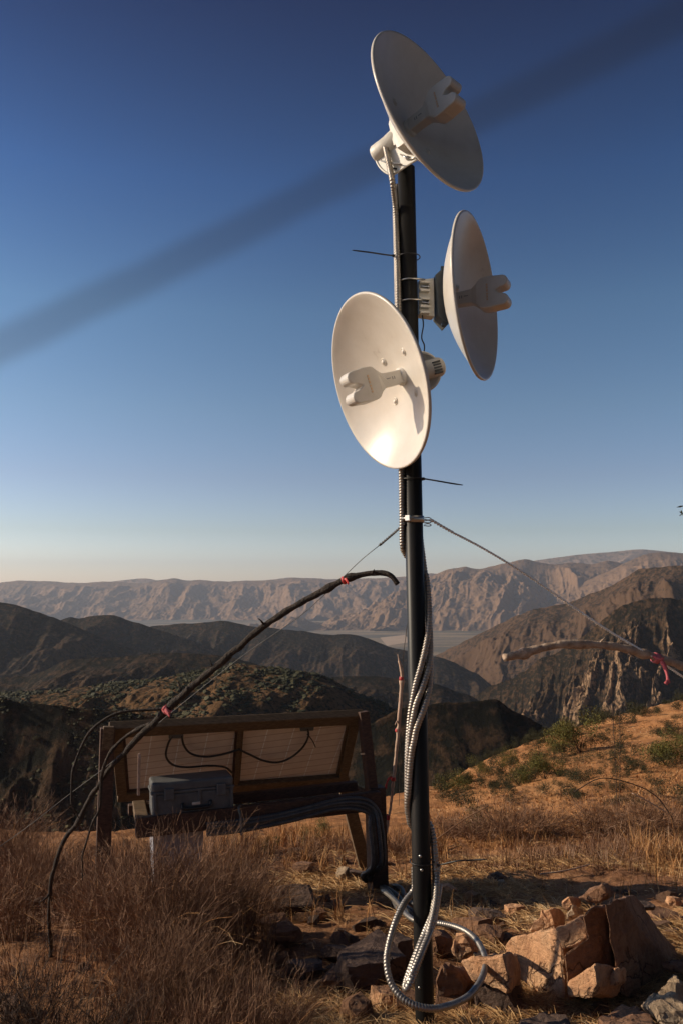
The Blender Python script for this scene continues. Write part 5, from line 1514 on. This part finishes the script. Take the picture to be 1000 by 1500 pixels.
me = strips_mesh('leaves', Q - sg, np.array([.3, 1, .2])[None] * .0055 * np.ones((len(Q), 1)), ra)
o = link_mesh('leaves', me, M['leaf'], sp)

# ------------------------------------------------------------------ straw: standing grass, litter on the ground
def grass(name, label, n, px_rng, d_rng, h, rng, mat, dens_scale, thresh, wd=.003, lie=0.0, kind='stuff', hb=None, bend=.35):
    px = rng.uniform(*px_rng, n * 3); D_ = np.exp(rng.uniform(math.log(d_rng[0]), math.log(d_rng[1]), n * 3))
    X = (px - 500) / F * 1.03 * D_; Y = D_
    dn = fbm(X * dens_scale, Y * dens_scale, 71, 3) * .5 + .5
    k_ = rng.random(n * 3) < np.clip((dn - thresh) * 4, .03, 1)
    X, Y, dn = X[k_][:n], Y[k_][:n], dn[k_][:n]; m = len(X)
    # clumps: pull blades toward tuft centres
    cs = .11
    cxn = np.round(X / cs) * cs + .03 * (vnoise(np.round(X / cs) * 7.1, np.round(Y / cs) * 3.3, 1) - .5); cyn = np.round(Y / cs) * cs
    pull = rng.uniform(.2, .8, m); X2 = X * (1 - pull) + cxn * pull; Y2 = Y * (1 - pull) + cyn * pull
    B = np.stack([X2, Y2, gz(X2, Y2)], 1)
    hh = h * rng.uniform(.35, 1.0, m) * (.45 + .9 * np.clip(dn, 0, 1)) * (.6 + .8 * vnoise(X2 * 2.3, Y2 * 2.3, 4))
    az = rng.uniform(0, 2 * PI, m)
    hd = np.stack([np.cos(az), np.sin(az), 0 * az], 1)
    k = 5; t = np.linspace(0, 1, k)[None, :, None]
    up_ = np.array([0, 0, 1.0])[None, None]
    tilt = (lie + (1 - lie) * rng.uniform(.05, bend, m))[:, None, None]
    P = B[:, None] + hh[:, None, None] * (up_ * t * (1 - tilt * (.7 + .3 * t)) + hd[:, None] * tilt * t ** (1.0 if lie > .5 else 1.7) * 1.1)
    if lie > .5: P[:, :, 2] += .004 + .012 * rng.random(m)[:, None]
    W = np.array([1, .9, .75, .5, .15])[None] * wd * (np.maximum(Y2, 2.2) / 4.0)[:, None] ** .6 * rng.uniform(.6, 1.4, (m, 1))
    me = strips_mesh(name, P, W, rng)
    o = link_mesh(name, me, mat); tag(o, label, 'grass', kind='stuff')


rg = np.random.default_rng(42)
grass('dry_grass', 'standing dry straw along the edge of the knoll', 6500, (600, 1060), (4.8, 7.2), .19, rg, M['straw'], .75, .55, .0028, bend=.7)
grass('dry_grass', 'brown dead stems standing in the straw', 5000, (600, 1060), (4.8, 7.6), .20, rg, M['twig'], 1.4, .50, .0026, bend=.8)
grass('dry_grass', 'thin dry grass beyond the rack', 6000, (330, 640), (4.7, 6.6), .20, rg, M['straw'], .9, .42, .0036)
grass('dry_grass', 'short pale grass over the orange slope', 24000, (600, 1060), (6.4, 42), .06, rg, M['straw'], .35, .35, .006, bend=.8)
grass('dry_grass', 'tall straw tuft at the right edge', 3200, (900, 1080), (4.2, 6.0), .34, rg, M['straw'], 1.2, .45, .0030, bend=.5)
grass('straw_litter', 'broken straw lying on the ground', 40000, (380, 1060), (2.1, 5.8), .11, rg, M['strawpale'], 1.3, .38, .0022, lie=.84)
grass('straw_litter', 'brown litter under the bushes', 9000, (-60, 420), (1.8, 5), .12, rg, M['twig'], 1.3, .40, .003, lie=.85)
grass('dry_grass', 'dry grass among the bushes at the left', 7000, (-60, 400), (1.9, 5.5), .26, rg, M['twig'], 1.0, .40, .0026)
grass('dry_grass', 'sparse dry tufts among the rocks', 1500, (400, 1000), (2.0, 4.6), .16, rg, M['straw'], 1.8, .60, .0022)
